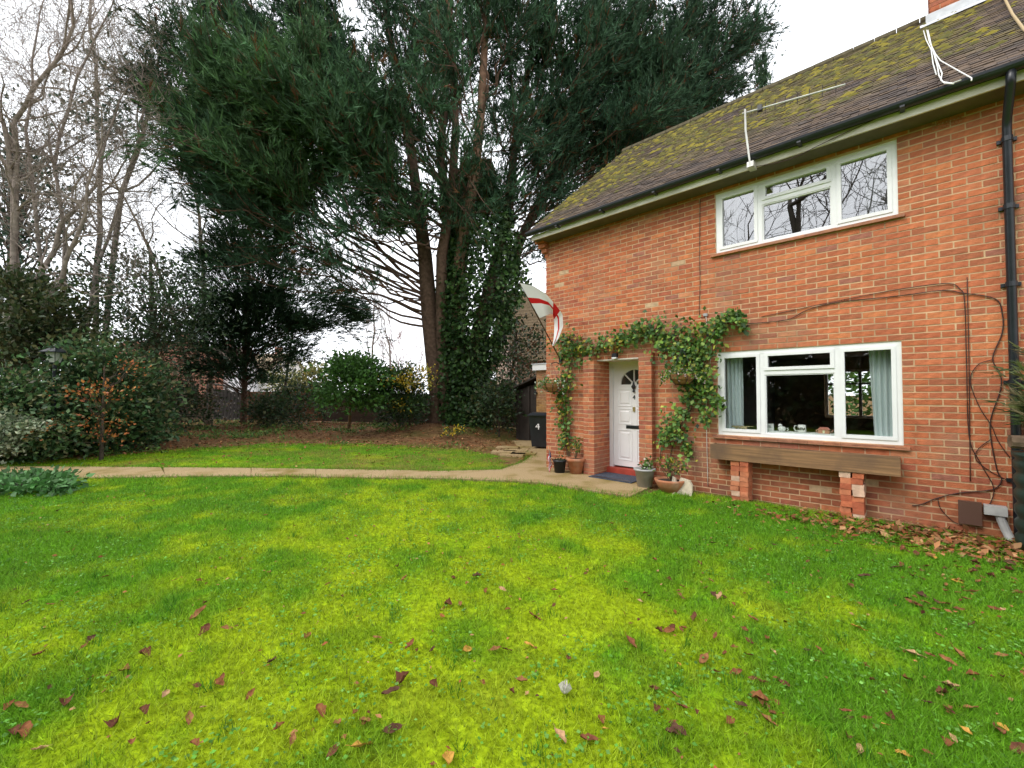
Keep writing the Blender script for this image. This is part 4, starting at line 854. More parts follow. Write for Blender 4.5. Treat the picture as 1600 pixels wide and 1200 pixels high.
LM = [ # stem, where on it, target px and depth, density, painted-in light, bare share
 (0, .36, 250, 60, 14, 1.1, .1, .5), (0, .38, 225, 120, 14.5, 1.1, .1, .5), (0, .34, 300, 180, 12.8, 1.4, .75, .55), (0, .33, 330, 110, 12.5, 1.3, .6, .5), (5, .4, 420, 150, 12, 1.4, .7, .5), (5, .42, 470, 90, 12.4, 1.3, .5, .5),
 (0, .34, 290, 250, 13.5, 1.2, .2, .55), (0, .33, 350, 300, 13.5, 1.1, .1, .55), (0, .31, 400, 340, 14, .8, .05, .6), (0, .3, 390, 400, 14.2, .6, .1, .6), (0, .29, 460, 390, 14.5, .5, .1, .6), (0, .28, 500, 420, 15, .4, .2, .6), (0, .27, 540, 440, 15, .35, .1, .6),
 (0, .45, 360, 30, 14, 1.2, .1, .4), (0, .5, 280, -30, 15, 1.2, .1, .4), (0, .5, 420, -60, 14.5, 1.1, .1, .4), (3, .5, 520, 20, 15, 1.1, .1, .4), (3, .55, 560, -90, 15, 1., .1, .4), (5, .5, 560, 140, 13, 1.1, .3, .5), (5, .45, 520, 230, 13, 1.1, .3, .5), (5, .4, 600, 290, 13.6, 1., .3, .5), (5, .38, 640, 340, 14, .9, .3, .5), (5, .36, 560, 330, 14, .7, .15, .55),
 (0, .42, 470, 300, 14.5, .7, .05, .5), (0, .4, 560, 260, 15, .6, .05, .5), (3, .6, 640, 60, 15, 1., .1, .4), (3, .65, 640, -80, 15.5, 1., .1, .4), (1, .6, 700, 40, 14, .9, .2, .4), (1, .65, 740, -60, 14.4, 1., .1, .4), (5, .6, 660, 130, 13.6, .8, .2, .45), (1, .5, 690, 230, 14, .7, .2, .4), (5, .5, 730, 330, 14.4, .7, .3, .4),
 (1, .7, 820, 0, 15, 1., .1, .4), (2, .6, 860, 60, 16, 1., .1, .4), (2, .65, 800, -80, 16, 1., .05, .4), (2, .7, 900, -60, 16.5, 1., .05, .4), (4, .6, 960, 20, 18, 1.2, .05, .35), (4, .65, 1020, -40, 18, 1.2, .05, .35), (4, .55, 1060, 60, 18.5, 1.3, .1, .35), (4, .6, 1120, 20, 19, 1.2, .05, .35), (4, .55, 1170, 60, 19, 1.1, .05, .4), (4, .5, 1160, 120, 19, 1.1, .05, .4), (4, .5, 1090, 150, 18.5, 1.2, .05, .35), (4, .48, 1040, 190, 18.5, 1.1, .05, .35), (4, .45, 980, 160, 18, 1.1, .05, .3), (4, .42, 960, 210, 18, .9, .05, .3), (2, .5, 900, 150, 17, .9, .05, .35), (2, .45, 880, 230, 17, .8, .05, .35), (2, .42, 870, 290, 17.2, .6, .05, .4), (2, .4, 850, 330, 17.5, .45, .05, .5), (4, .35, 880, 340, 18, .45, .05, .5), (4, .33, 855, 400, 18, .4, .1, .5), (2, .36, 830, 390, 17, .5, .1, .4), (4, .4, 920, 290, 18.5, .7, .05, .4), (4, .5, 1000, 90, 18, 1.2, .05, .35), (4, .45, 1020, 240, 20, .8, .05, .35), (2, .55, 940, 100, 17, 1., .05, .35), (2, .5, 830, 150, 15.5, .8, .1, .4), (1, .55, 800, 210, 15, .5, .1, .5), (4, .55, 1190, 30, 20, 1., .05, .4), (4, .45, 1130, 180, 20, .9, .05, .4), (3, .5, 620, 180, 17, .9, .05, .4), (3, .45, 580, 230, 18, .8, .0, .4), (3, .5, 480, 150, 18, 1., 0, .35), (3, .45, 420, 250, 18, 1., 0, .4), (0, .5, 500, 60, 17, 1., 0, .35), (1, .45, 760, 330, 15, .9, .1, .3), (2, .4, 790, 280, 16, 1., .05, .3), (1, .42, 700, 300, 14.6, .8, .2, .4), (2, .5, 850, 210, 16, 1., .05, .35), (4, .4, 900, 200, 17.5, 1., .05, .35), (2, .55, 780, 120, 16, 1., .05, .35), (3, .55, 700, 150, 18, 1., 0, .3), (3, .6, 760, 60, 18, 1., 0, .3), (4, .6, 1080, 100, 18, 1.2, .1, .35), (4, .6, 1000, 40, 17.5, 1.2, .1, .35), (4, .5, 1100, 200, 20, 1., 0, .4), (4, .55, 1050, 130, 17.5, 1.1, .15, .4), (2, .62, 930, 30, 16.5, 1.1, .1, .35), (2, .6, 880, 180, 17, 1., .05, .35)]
for (k, t, x, y, Z, de, brt, fo) in LM:
    if 560 < x < 900 and 0 < y < 330: de *= .95
    if x > 930: de *= .95
    if x < 480 and y > 290: de *= .6
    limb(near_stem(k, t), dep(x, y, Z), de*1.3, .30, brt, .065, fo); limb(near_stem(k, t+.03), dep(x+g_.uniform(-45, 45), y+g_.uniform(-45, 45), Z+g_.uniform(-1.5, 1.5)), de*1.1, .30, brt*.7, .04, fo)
lb.build('branches', M['bark'], cy)
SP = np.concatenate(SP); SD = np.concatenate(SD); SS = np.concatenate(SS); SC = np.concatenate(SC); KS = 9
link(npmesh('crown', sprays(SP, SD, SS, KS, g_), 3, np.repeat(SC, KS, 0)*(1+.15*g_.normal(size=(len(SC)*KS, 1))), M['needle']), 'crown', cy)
print('cypress sprays', len(SP))
# ivy clothing the trunk
def ivy(n, Zc, rows, g=rng):
    """rows: (py, px centre, half width px)"""
    ys = np.array([r[0] for r in rows]); t = g.random(n); yy = ys.min()+t*(ys.max()-ys.min()); o_ = np.argsort(ys)
    cx = np.interp(yy, ys[o_], np.array([r[1] for r in rows])[o_]); hw_ = np.interp(yy, ys[o_], np.array([r[2] for r in rows])[o_])
    lump = .75+.5*vnoise(yy*.045, g.integers(0, 5, n)*7.3); a = g.uniform(0, 6.283, n); rad = np.sqrt(g.uniform(.45, 1, n))*lump
    P_ = np.array([dep(c+h*r*math.cos(an), y, Zc-h*Zc/FPX*r*math.sin(an)*.8) for c, h, r, an, y in zip(cx, hw_, rad, a, yy)]); return P_
P_ = ivy(19000, 16.3, [(250, 745, 22), (300, 745, 36), (340, 748, 52), (390, 754, 64), (440, 755, 68), (500, 748, 58), (560, 735, 46), (610, 728, 36), (650, 728, 34), (690, 735, 40)]); P_ = P_[P_[:, 2] > .05]
foliage('ivy', P_, .16, G_DARK*2+[(.075, .15, .04), (.10, .17, .05)], cy, np.array([0, 0, -.5]), 1., .8, None, .35)
P_ = ivy(4200, 15.9, [(330, 712, 16), (400, 706, 22), (500, 708, 22), (640, 708, 20), (690, 712, 24)]); foliage('ivy', P_, .15, G_DARK, cy, np.array([0, 0, -.5]), 1., .8)

# evergreen trees and shrubs made of leaf clumps
def clumpy(name, label, cat, base, centres, leaf, n_per, cols, trunk_r=.12, group=None, sig=.45, flat=.6, spr=False, seed=1, bark=(.09, .07, .055), lean=None, droop=0., part='crown'):
    g = np.random.default_rng(seed); t = thing(name, label, cat, group); base = np.array(base, float); C_ = np.array(centres, float); topz = C_[:, 2].max()
    b = MB(); ax = [base, base+np.array([0, 0, (topz-base[2])*.35])+(C_.mean(0)-base)*np.array([.3, .3, 0]), np.array([*(C_.mean(0)[:2]), base[2]+(topz-base[2])*.93])]
    Q = bez(*ax, 7); b.tube(Q, np.linspace(trunk_r, trunk_r*.3, 7), 8, bark, cap=False); b.build('trunk', M['bark'], t, True)
    b = MB(); Ps = []; Cs = []; Ds = []
    for c in C_:
        f = np.clip((c[2]-base[2])/(topz-base[2]+.01)*.93-.04, .12, .98)*6; i = min(int(f), 5); q = Q[i]+(Q[i+1]-Q[i])*(f-i); b.tube([q, (q+c)/2+np.array([0, 0, -.1]), c], [trunk_r*.2, trunk_r*.12, .006], 4, bark, cap=False)
        n_ = int(n_per*g.uniform(.6, 1.4)); P_ = c+g.normal(size=(n_, 3))*sig*np.array([1, 1, flat])*g.uniform(.7, 1.3); Ps.append(P_); Ds.append(unit(P_-q)+np.array([0, 0, -droop]))
        Cs.append(palette(n_, cols, .2, g)*g.uniform(.65, 1.3))
    b.build('branches', M['bark'], t); P_ = np.concatenate(Ps); C__ = np.concatenate(Cs); D_ = np.concatenate(Ds)
    k_ = P_[:, 2] > base[2]+.02; P_, C__, D_ = P_[k_], C__[k_], D_[k_]
    if spr: V = sprays(P_, D_, leaf, 7, g, .6, .065); C__ = np.repeat(C__, 7, 0)
    else: V = leaf_quads(P_, leaf, D_, .55, .9, g)
    link(npmesh(part, V, 3 if spr else 4, C__, M['needle' if spr else 'leaf']), part, t); return t
def px_clumps(n, boxes, seed):
    """clump centres inside picture boxes (x0,y0,x1,y1,Z0,Z1,weight), pushed to their own depth"""
    g = np.random.default_rng(seed); w_ = np.array([b[6] for b in boxes], float); w_ /= w_.sum(); out = []
    for i in g.choice(len(boxes), n, p=w_):
        x0, y0, x1, y1, Z0, Z1, _ = boxes[i]; a = g.uniform(0, 6.283); r = math.sqrt(g.random()); out.append(dep((x0+x1)/2+(x1-x0)/2*r*math.cos(a), (y0+y1)/2+(y1-y0)/2*r*math.sin(a), g.uniform(Z0, Z1)))
    return out
YEW = [(.024, .06, .028), (.034, .08, .034), (.02, .048, .024), (.05, .10, .04)]
q = ground(380, 664); clumpy('yew_tree', 'dark evergreen tree with slender straight trunk in the leafy bed', 'tree', (q[0], q[1], 0), px_clumps(185, [(335, 250, 420, 400, 18.5, 20.3, 2), (305, 370, 455, 490, 18.2, 20.8, 3), (275, 460, 485, 595, 18, 21, 4), (430, 450, 560, 535, 18, 20, .8)], 31), .3, 62, YEW, .15, None, .46, .5, True, 31, (.10, .06, .04), droop=.3)
q = ground(440, 652); clumpy('yew_sapling', 'thin dark evergreen tree with leaning trunk behind the slender one', 'tree', (q[0], q[1], 0), px_clumps(26, [(420, 440, 540, 540, 21, 25, 1), (400, 520, 470, 600, 22, 25, .5)], 32), .34, 60, YEW, .1, None, .55, .4, True, 32, (.05, .04, .035))
q = ground(240, 668); clumpy('holly_tree', 'bushy dark holly with pale leaning trunk at the hedge end', 'tree', (q[0], q[1], 0), px_clumps(88, [(120, 400, 330, 560, 13, 18, 3), (190, 470, 330, 600, 14, 19, 2), (100, 380, 220, 470, 14, 18, 1)], 33), .13, 115, [(.045, .09, .04), (.06, .12, .05), (.03, .06, .032), (.10, .15, .07)], .16, None, .5, .6, False, 33, (.14, .11, .075))
clumpy('dark_evergreen', 'tall bluish dark evergreen behind the gnarled bare tree', 'tree', (*dep(20, 640, 15)[:2], 0), px_clumps(70, [(-80, 170, 70, 420, 13.5, 16.5, 3), (-90, 350, 60, 560, 13, 16.5, 2), (60, 160, 180, 240, 14, 17, .7), (40, 230, 110, 420, 14, 17, .6)], 34), .16, 90, [(.035, .075, .05), (.05, .10, .065), (.07, .12, .08)], .22, None, .55, .7, False, 34)
LAUREL = [(.045, .10, .035), (.07, .145, .05), (.03, .07, .026), (.11, .18, .07), (.14, .14, .06)]
hedge = [('laurel_shrub', 'large dark laurel shrub below the garden lantern', [(-60, 595, 110, 715, 8.9, 10.4, 1)], 85, .11, 35), ('laurel_shrub', 'glossy laurel shrub filling the hedge between lantern and orange leaves', [(90, 545, 190, 700, 9.9, 11.5, 1)], 80, .12, 36), ('laurel_shrub', 'dark laurel shrub at the hedge end by the leaning trunk', [(170, 560, 250, 690, 11, 13.5, 1)], 60, .14, 37), ('laurel_shrub', 'tangled olive-green shrub around the foot of the gnarled bare tree', [(-60, 440, 130, 580, 10.5, 13, 1)], 70, .13, 38)]
for nm, lab, bx, n_, lf, sd in hedge:
    b = bx[0]; q = dep((b[0]+b[2])/2, 640, (b[4]+b[5])/2); clumpy(nm, lab, 'shrub', (q[0], q[1], 0), px_clumps(n_, bx, sd), lf, 170, LAUREL if sd != 38 else [(.06, .085, .03), (.04, .07, .025), (.10, .10, .04)], .07, 'hedge shrubs', .32, .75, False, sd, part='foliage')
q = dep(160, 640, 9.6); clumpy('beech_shrub', 'shrub holding orange-brown winter leaves in front of the hedge', 'shrub', (q[0], q[1], 0), px_clumps(36, [(125, 590, 185, 640, 8.9, 9.6, 1), (140, 640, 190, 690, 8.8, 9.6, .8), (175, 560, 215, 590, 9.6, 10.4, .5), (60, 600, 120, 680, 8.6, 8.9, .3)], 39), .075, 15, [(.45, .15, .04), (.36, .11, .04), (.5, .2, .06), (.09, .12, .03)], .04, 'hedge shrubs', .2, .4, False, 39, part='foliage')
q = ground(22, 722); clumpy('variegated_shrub', 'pale grey-green spreading shrub at the edge of the path', 'shrub', (q[0], q[1], 0), px_clumps(36, [(-40, 655, 45, 690, 8.4, 9.2, 1), (20, 660, 76, 675, 8.5, 9, .7), (-30, 690, 40, 710, 8.4, 9, .4)], 44), .09, 55, [(.35, .42, .28), (.25, .33, .2), (.45, .48, .34)], .035, 'hedge shrubs', .13, .5, False, 44, (.2, .15, .1), part='foliage')
q = ground(545, 674); clumpy('green_shrub', 'bright green rounded shrub with forked bare stems in the bed', 'shrub', (q[0], q[1], 0), px_clumps(60, [(500, 570, 600, 640, 13.5, 15.8, 2), (530, 560, 585, 600, 14, 15.5, 1)], 45), .15, 95, [(.06, .15, .03), (.08, .19, .035), (.045, .11, .025)], .07, 'bed shrubs', .28, .6, False, 45, (.2, .14, .08), part='foliage')
q = ground(625, 668); clumpy('golden_shrub', 'dark leafy shrub tipped with yellow foliage beside the ivy trunk', 'shrub', (q[0], q[1], 0), px_clumps(46, [(585, 590, 670, 650, 14.6, 16.4, 2), (600, 575, 665, 610, 14.6, 16, 1)], 46), .13, 80, [(.03, .07, .02), (.04, .09, .025), (.05, .10, .03)], .05, 'bed shrubs', .28, .6, False, 46, part='foliage')
q = ground(640, 668); clumpy('yellow_shrub', 'sparse shrub carrying clear yellow leaves against the dark shrub', 'shrub', (q[0], q[1], 0), px_clumps(24, [(630, 572, 672, 612, 14, 15, 1), (600, 585, 640, 600, 14, 15, .3), (605, 625, 640, 640, 14, 15, .25)], 47), .1, 26, [(.62, .42, .03), (.5, .36, .04), (.3, .3, .05)], .03, 'bed shrubs', .16, .8, False, 47, part='foliage')
q = dep(285, 640, 20); clumpy('bramble_thicket', 'brown tangled thicket of thin stems in front of the gate', 'shrub', (q[0], q[1], 0), px_clumps(52, [(225, 585, 335, 650, 18.5, 21, 1)], 53), .13, 44, [(.10, .075, .04), (.13, .10, .05), (.06, .07, .03), (.16, .09, .04)], .03, 'bed shrubs', .35, .9, False, 53, (.2, .15, .1), part='foliage')
for k, (x0, y0, x1, y1, Z0, Z1, lab) in enumerate(((430, 605, 505, 658, 17, 19, 'low dark evergreen bush in front of the orange-brown fence'), (395, 620, 440, 660, 18.5, 20, 'small dark bush beside the slender trunk'), (590, 610, 670, 662, 16.5, 18.5, 'dark undergrowth bush below the yellow leaves'), (755, 600, 805, 660, 13.5, 15.5, 'shadowy bush between the ivy tree and the shed'), (240, 610, 330, 665, 17, 18.5, 'dark ivy-green bush in front of the thicket'))):
    q = dep((x0+x1)/2, 650, (Z0+Z1)/2); clumpy('dark_bush', lab, 'shrub', (q[0], q[1], 0), px_clumps(34, [(x0, y0, x1, y1, Z0, Z1, 1)], 100+k), .13, 70, [(.03, .065, .025), (.045, .09, .03), (.08, .09, .035), (.025, .05, .02)], .03, 'bed shrubs', .28, .8, False, 100+k, part='foliage')
q = ground(708, 688); clumpy('daffodil_clump', 'small clump of yellow flowers at the foot of the ivy tree', 'flowers', (q[0], q[1], float(gh(q[0], q[1]))), [np.array([q[0]+random.uniform(-.22, .22), q[1]+random.uniform(-.2, .2), float(gh(q[0], q[1]))+random.uniform(.1, .38)]) for _ in range(16)], .09, 12, [(.7, .5, .03), (.62, .45, .04), (.05, .12, .03), (.05, .12, .03)], .015, 'bed shrubs', .06, .6, False, 48, part='foliage')
q = ground(790, 660); clumpy('scrubby_tree', 'straggly dark tree with reddish leaves in front of the brown roof', 'tree', (q[0], q[1], 0), px_clumps(56, [(770, 500, 850, 570, 17, 21, 2), (760, 540, 830, 620, 15, 20, 2), (800, 570, 850, 600, 16, 20, .6)], 49), .14, 60, [(.03, .06, .02), (.05, .08, .03), (.02, .045, .02), (.12, .06, .03)], .09, None, .4, .6, False, 49)
q = dep(1195, 600, 34); clumpy('distant_conifer', 'small conifer top peeping over the roof ridge', 'tree', (q[0], q[1], 0), [dep(1190+random.uniform(-9, 9)*(1-k/26), 150-k*2.3, 34) for k in range(26)], .5, 10, YEW, .2, None, .25, .6, True, 50)
q = dep(470, 600, 46); clumpy('distant_tree', 'yellow-green tree beyond the road', 'tree', (q[0], q[1], 0), px_clumps(40, [(425, 575, 520, 625, 44, 48, 1)], 51), .4, 60, [(.14, .15, .04), (.10, .12, .04), (.2, .18, .04)], .2, None, .8, .7, False, 51)
for k, x in enumerate(range(-12, 15, 3)):  # unseen hedge, added so the lower window reflects something dark
    clumpy('added_hedge_shrub', 'tall dark evergreen of the unseen hedge added to darken the lower window', 'shrub', (x, -17.5, 0), [np.array([x+random.uniform(-1.9, 1.9), -17.5+random.uniform(-1, 1), random.uniform(.2, 5.6)]) for _ in range(60)], .36, 75, YEW, .12, 'hedge added behind the camera', .6, .8, False, 60+k, part='foliage')
for k, (x, y) in enumerate(((3, 13), (5, 14.5), (7, 13), (1, 14))): clumpy('back_garden_shrub', 'leafy shrub in the back garden seen through the living room', 'shrub', (x, y, 0), [np.array([x+random.uniform(-1.2, 1.2), y+random.uniform(-.8, .8), random.uniform(.3, 2.6)]) for _ in range(20)], .25, 40, G_MID, .06, 'back garden shrubs', .5, .8, False, 80+k, part='foliage')
q = ground(55, 770); clumpy('leafy_ground_plant', 'low broad-leaved green plant spilling over the path edge', 'plant', (q[0], q[1], 0), [np.array([*ground(random.uniform(-60, 118), random.uniform(748, 776))[:2], random.uniform(.06, .14)]) for _ in range(80)], .11, 24, [(.07, .19, .05), (.11, .26, .08), (.05, .13, .03)], .012, None, .12, .35, False, 88, part='foliage')

# water butt with conifer pot at the frame edge
wb = thing('water_butt', 'dark green water butt standing against the brick wall by the downpipe', 'water butt')
wc_ = (6.36, -.46, 0); gb_ = mat('green_plastic', (.012, .035, .028), .45, var=.2)
prof = [(0, 0), (.26, 0), (.27, .02)]
for k in range(6): z = .05+k*.14; prof += [(.28, z), (.30, z+.04), (.30, z+.09), (.28, z+.12)]
prof += [(.31, .9), (.31, .93), (0, .95)]; MB().lathe(prof, wc_, 28).build('barrel', gb_, wb, True); MB().tube([(6.25, -.70, .2), (6.22, -.76, .2)], .02, 8).build('tap', M['black'], wb)
lg = MB().tube([(6.04, -.52, 1.03), (6.3, -.47, 1.02), (6.75, -.36, 1.03)], [.06, .075, .07], 9, (.16, .11, .075)); tag(lg.build('log', M['bark']), 'short weathered log lying on top of the water butt', 'log')
cp = [np.array([6.44+random.uniform(-.25, .3), -.42+random.uniform(-.2, .2), 1.5+random.uniform(-.22, .32)]) for _ in range(22)]
clumpy('potted_conifer', 'feathery olive conifer growing over the top of the water butt', 'shrub', (6.45, -.4, .95), cp, .13, 42, [(.10, .13, .05), (.14, .16, .06), (.06, .09, .035), (.2, .17, .09)], .02, None, .08, .8, True, 90, (.2, .14, .08), part='foliage')

# ------------------------------------------------------------------ grass, clover, litter, fallen leaves
def inview(P, m_=80):
    v = P-CAM; z = v@_fw; x = 800+FPX*(v@_rt)/z; y = 600-FPX*(v@_up)/z; return (z > .9) & (x > -m_*3) & (x < 1600+m_*3) & (y < 1200+m_*4)
def scatter(n, poly, zmin, zmax):
    """even in ground area between two distances from the camera"""
    out = []; 
    Z = np.sqrt(rng.uniform(zmin**2, zmax**2, n)); u = rng.uniform(-1.35, 1.35, n)
    P_ = CAM[:2]+np.outer(Z, _fw[:2]/np.linalg.norm(_fw[:2]))+np.outer(Z*u, _rt[:2]); k = inpoly(P_[:, 0], P_[:, 1], poly); return P_[k]
def blades(P2, h, wd, lean):
    n = len(P2); z = gh(P2[:, 0], P2[:, 1])+.004; P_ = np.c_[P2, z]; a = rng.uniform(0, 6.283, n); s = np.c_[np.cos(a), np.sin(a), np.zeros(n)]
    h = (h*rng.uniform(.45, 1.25, n))[:, None]; ld = rng.normal(size=(n, 3))*np.array([1, 1, 0])*lean; wd = np.broadcast_to(wd, n)[:, None]
    return np.stack([P_-s*wd*.5, P_+s*wd*.5, P_+unit(np.array([0, 0, 1.])+ld)*h], 1)
gv = []; gc = []
def add_grass(n, poly, z0, z1, h, k=1., lean=.75):
    Z = rng.uniform(z0, z1, n); u = rng.uniform(-1.35, 1.35, n); P2 = CAM[:2]+np.outer(Z, _fw[:2]/np.linalg.norm(_fw[:2]))+np.outer(Z*u, _rt[:2])
    p_ = patch(P2[:, 0], P2[:, 1]); keep = inpoly(P2[:, 0], P2[:, 1], poly) & (rng.random(n) < (1-.6*p_)); P2 = P2[keep]; p_ = p_[keep][:, None]; Z = Z[keep]
    clump = .55+.95*fnoise(P2[:, 0]*2.2+5, P2[:, 1]*2.2); gv.append(blades(P2, h*clump, .0034+.0009*Z, lean))
    base = np.array([.12, .30, .013])*(1-p_)+np.array([.30, .41, .014])*p_
    gc.append(base*k*(1+.28*rng.normal(size=(len(P2), 1)))+rng.random((len(P2), 1))*np.array([.03, .02, .004]))
add_grass(620000, LAWN, 1.2, 9.5, .05); add_grass(130000, SIDE, 4.5, 15, .055, .95)
SIDE2 = [(x-.55 if x < -1.5 else x, y+.5 if y > -7 and x < -1.2 else y) for x, y in SIDE]; add_grass(26000, SIDE2, 5, 16, .06, .8)
tc2 = scatter(600, LAWN, 1.5, 8); tp_ = np.repeat(tc2, 18, 0)+rng.normal(size=(len(tc2)*18, 2))*.022; gv.append(blades(tp_, np.repeat(rng.uniform(.05, .11, len(tc2)), 18), .0045, .4)); gc.append(np.array([.055, .19, .014])*(1+.25*rng.normal(size=(len(tp_), 1))))
E_ = np.array(PATH+PATH[:1]); EP = []
for p0, p1 in zip(E_[:-1], E_[1:]):
    n_ = int(np.linalg.norm(p1-p0)*330); t_ = rng.random((n_, 1)); EP.append(p0+(p1-p0)*t_+rng.normal(size=(n_, 2))*.09*(.2+fnoise(t_*9, t_*0+p0[0])))
EP = np.concatenate(EP); EP = EP[(EP[:, 1] < 1.5) & (EP[:, 0] < 2.5) & ~((EP[:, 0] > -.3) & (EP[:, 1] > -.6))]; eb = blades(EP, np.full(len(EP), .075), .008, .6); gv.append(eb); gc.append(np.array([.11, .26, .012])*(1+.3*rng.normal(size=(len(EP), 1))))
link(npmesh('grass', np.concatenate(gv), 3, np.concatenate(gc), M['grass']), 'grass', None, 'stuff')
# clover and daisy leaves
cc_ = scatter(1500, LAWN, 1.3, 7.5); cc_ = cc_[fnoise(cc_[:, 0]*.8+9, cc_[:, 1]*.8+4) > .47]; P2 = np.repeat(cc_, 18, 0)+rng.normal(size=(len(cc_)*18, 2))*.075; P_ = np.c_[P2, gh(P2[:, 0], P2[:, 1])+rng.uniform(.012, .04, len(P2))]
V = leaf_quads(P_, .02, np.c_[rng.normal(size=(len(P_), 2)), np.zeros(len(P_))], .85, .2, rng, np.array([0, 0, 1.])); link(npmesh('clover', V, 4, palette(len(P_), [(.12, .32, .04), (.17, .36, .07), (.10, .26, .03)]), M['grass']), 'clover', None, 'stuff')
# weeds and leaf litter on the bed
BED = [(-.9, .1), (-2, .7), (-3.2, .55), (-5.3, -.4), (-7.7, -2.1), (-8.4, -4.3), (-8.2, -6.5), (-10, -8.6), (-26, -12), (-26, 0), (-12, 6), (-4, 5.2), (-3.9, 3.2), (-1.3, 1.3)]
def scat_poly(n, poly): a = np.array(poly); P_ = rng.uniform(a.min(0), a.max(0), (n, 2)); return P_[inpoly(P_[:, 0], P_[:, 1], poly)]
P2 = np.concatenate([scat_poly(30000, BED), scat_poly(1500, SIDE)]); P_ = np.c_[P2, gh(P2[:, 0], P2[:, 1])+rng.uniform(.005, .03, len(P2))]
wr = ground(1520, 850); dr = rng.normal(size=(1500, 2))*np.array([.75, .28])+np.array([5.6, -.62]); dr = dr[dr[:, 1] < -.05]; sm_ = scatter(2200, LAWN, 1.4, 9); P_ = np.concatenate([P_, np.c_[dr, rng.uniform(.012, .04, len(dr))], np.c_[sm_, rng.uniform(.015, .035, len(sm_))]])
V = leaf_quads(P_, np.r_[np.full(len(P_)-len(sm_), .075), rng.uniform(.015, .04, len(sm_))], np.c_[rng.normal(size=(len(P_), 2)), np.zeros(len(P_))], .6, .5, rng, np.array([0, 0, 1.])); link(npmesh('leaf_litter', V, 4, palette(len(P_), [(.24, .10, .04), (.30, .14, .06), (.16, .07, .03), (.34, .19, .09), (.20, .065, .025)]), M['deadleaf']), 'leaf_litter', None, 'stuff')
wc2 = scat_poly(800, BED); wc2 = wc2[fnoise(wc2[:, 0]*.5, wc2[:, 1]*.5) > .48]; P2 = np.repeat(wc2, 40, 0)+rng.normal(size=(len(wc2)*40, 2))*.16; P_ = np.c_[P2, gh(P2[:, 0], P2[:, 1])+np.abs(rng.normal(size=len(P2)))*.07+.02]
V = leaf_quads(P_, .1, None, .4, 1, rng); link(npmesh('weeds', V, 4, palette(len(P_), [(.08, .18, .03), (.12, .22, .05), (.05, .12, .02), (.18, .24, .05)]), M['leaf']), 'weeds', None, 'stuff')
# strays of ivy under the hedge front
# fallen leaves, each its own
LV = []
for k in range(14):
    L_ = random.uniform(.8, 1.15); wd = random.uniform(.38, .6); cu = random.uniform(1.0, 2.9); tw = random.uniform(-.6, .6); cl_ = [(.19, .075, .03), (.12, .045, .025), (.24, .11, .045), (.17, .06, .03), (.38, .23, .12), (.085, .04, .025), (.44, .24, .05)][k % 7]
    def lp(u, v, L_=L_, wd=wd, cu=cu, tw=tw):
        x = (u-.5)*L_; w_ = wd*math.sin(math.pi*min(max(u, .02), .985))**.8*(1+.12*math.sin(u*17)); y = (v-.5)*w_; return (x, y, cu*y*y*1.6+.35*cu*x*x*(.5+tw*u)+tw*y*x+.04*math.sin(u*9+v*5))
    m_ = MB(); m_.grid(lp, 9, 4, cl_); m_.tube([(-.5*L_, 0, lp(0, .5)[2]), (-.72*L_, .03, lp(0, .5)[2]+.03)], .012, 4, cl_); LV.append((m_.mesh('fallen_leaf', M['deadleaf'], True), k % 7))
LAB = ['curled russet fallen leaf on the grass', 'crumpled dark brown fallen leaf on the grass', 'folded chestnut-brown fallen leaf on the grass', 'cupped red-brown fallen leaf on the grass', 'flat pale tan fallen leaf on the grass', 'shrivelled near-black brown fallen leaf on the grass', 'clear orange-yellow fallen leaf on the grass']
pos = [(565, 1165, .14), (1130, 0, 0)][:1]
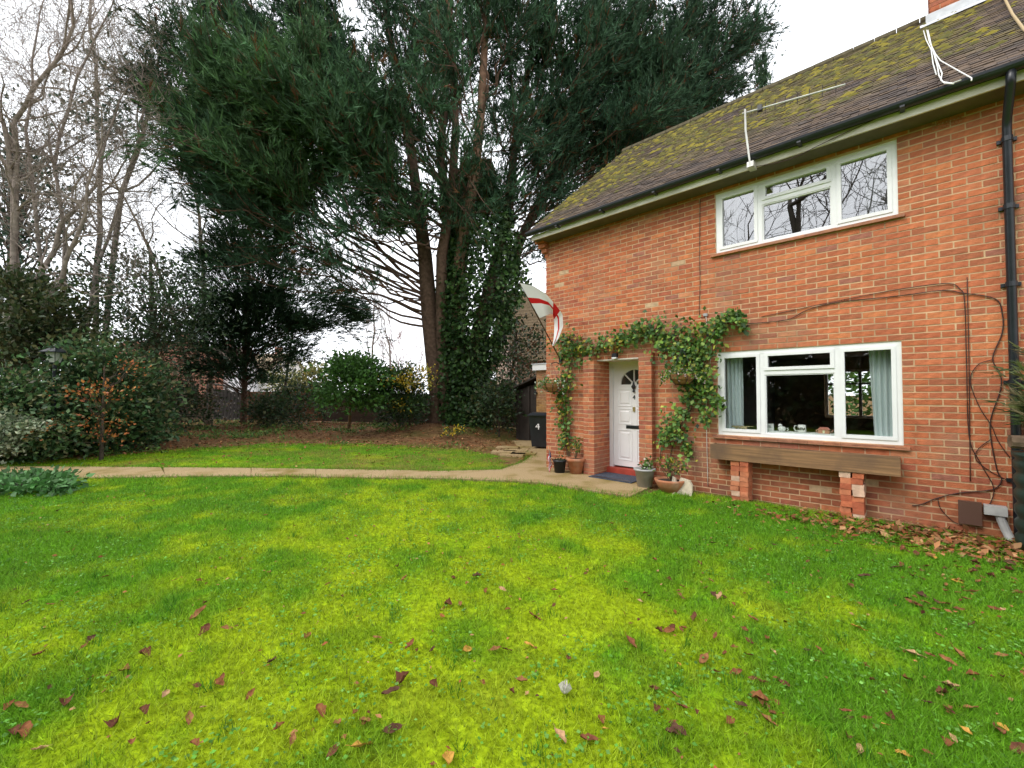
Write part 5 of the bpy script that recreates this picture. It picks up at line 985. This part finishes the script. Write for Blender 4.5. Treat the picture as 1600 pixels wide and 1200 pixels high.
PX = [(570, 1135), (565, 1175), (612, 1150), (500, 1120), (258, 1093), (195, 1055), (815, 1072), (1185, 1100), (1052, 988), (1045, 992), (1170, 1008), (730, 1022), (640, 1015), (40, 1150), (60, 1030), (100, 1108), (1340, 987), (1085, 970), (985, 1010), (1100, 1040), (835, 970), (745, 905), (700, 950), (480, 1000), (425, 1040), (310, 965), (320, 990), (225, 1030), (1410, 1188), (1478, 1170), (1515, 1115), (1485, 1080), (1520, 1062), (1560, 1150), (1590, 1180), (1430, 1030), (1480, 1040), (1500, 1030), (1350, 905), (1115, 935), (1125, 938), (1050, 1155), (1060, 1150), (1190, 1103), (1225, 1076), (520, 1185), (700, 1195), (345, 1070), (180, 1140), (610, 1090), (630, 1070), (875, 1160), (920, 1165), (1140, 1135)]
for i in range(300):
    if i < len(PX): q = ground(*PX[i]); s = random.uniform(.06, .10)
    else:
        r_ = random.random()
        if r_ < .45: q = ground(random.uniform(0, 1150), random.uniform(800, 1190)); s = random.uniform(.03, .065)
        elif r_ < .8: q = ground(random.uniform(1000, 1600), random.uniform(800, 1190)); s = random.uniform(.03, .065)
        else: q = ground(random.uniform(1380, 1600), random.uniform(850, 960)); s = random.uniform(.05, .085)
        if q[1] > -.35 or not inpoly(np.array([q[0]]), np.array([q[1]]), LAWN)[0]: continue
    me, ci = LV[random.choices(range(14), [4, 4, 4, 4, 1.2, 3, .7]*2)[0]]; o = link(me, 'fallen_leaf'); o.location = (q[0], q[1], .026); o.scale = (s, s, s); o.rotation_euler = (random.uniform(-.45, .45), random.uniform(-.45, .45), random.uniform(0, 6.28)); where = 'near the brick wall' if q[1] > -1.7 else ('on yellow moss' if patch(q[0], q[1]) > .5 else 'on green grass'); lab = ('large ' if s > .066 else 'small ' if s < .045 else '')+LAB[ci].replace('on the grass', where); tag(o, lab, 'leaf', 'fallen leaves: '+lab)
pl_ = MB(); pl_.grid(lambda u, v: ((u-.5), (v-.5)*.7*math.sin(math.pi*min(max(u, .03), .97))*(1+.3*math.sin(u*14)), 1.6*(v-.5)**2+.25*math.sin(u*7)), 9, 4, (.55, .52, .48)); o = pl_.build('fallen_leaf', M['deadleaf'], None, True); q = ground(882, 1093); o.location = (q[0], q[1], .04); o.scale = (.075, .075, .075); o.rotation_euler = (.2, .3, 2.2); tag(o, 'pale silvery curled dead leaf lying on the lawn', 'leaf')
print('tris', sum(len(o.data.loop_triangles) if o.data.calc_loop_triangles() is None else 0 for o in scene.objects if o.type == 'MESH'), len(scene.objects))
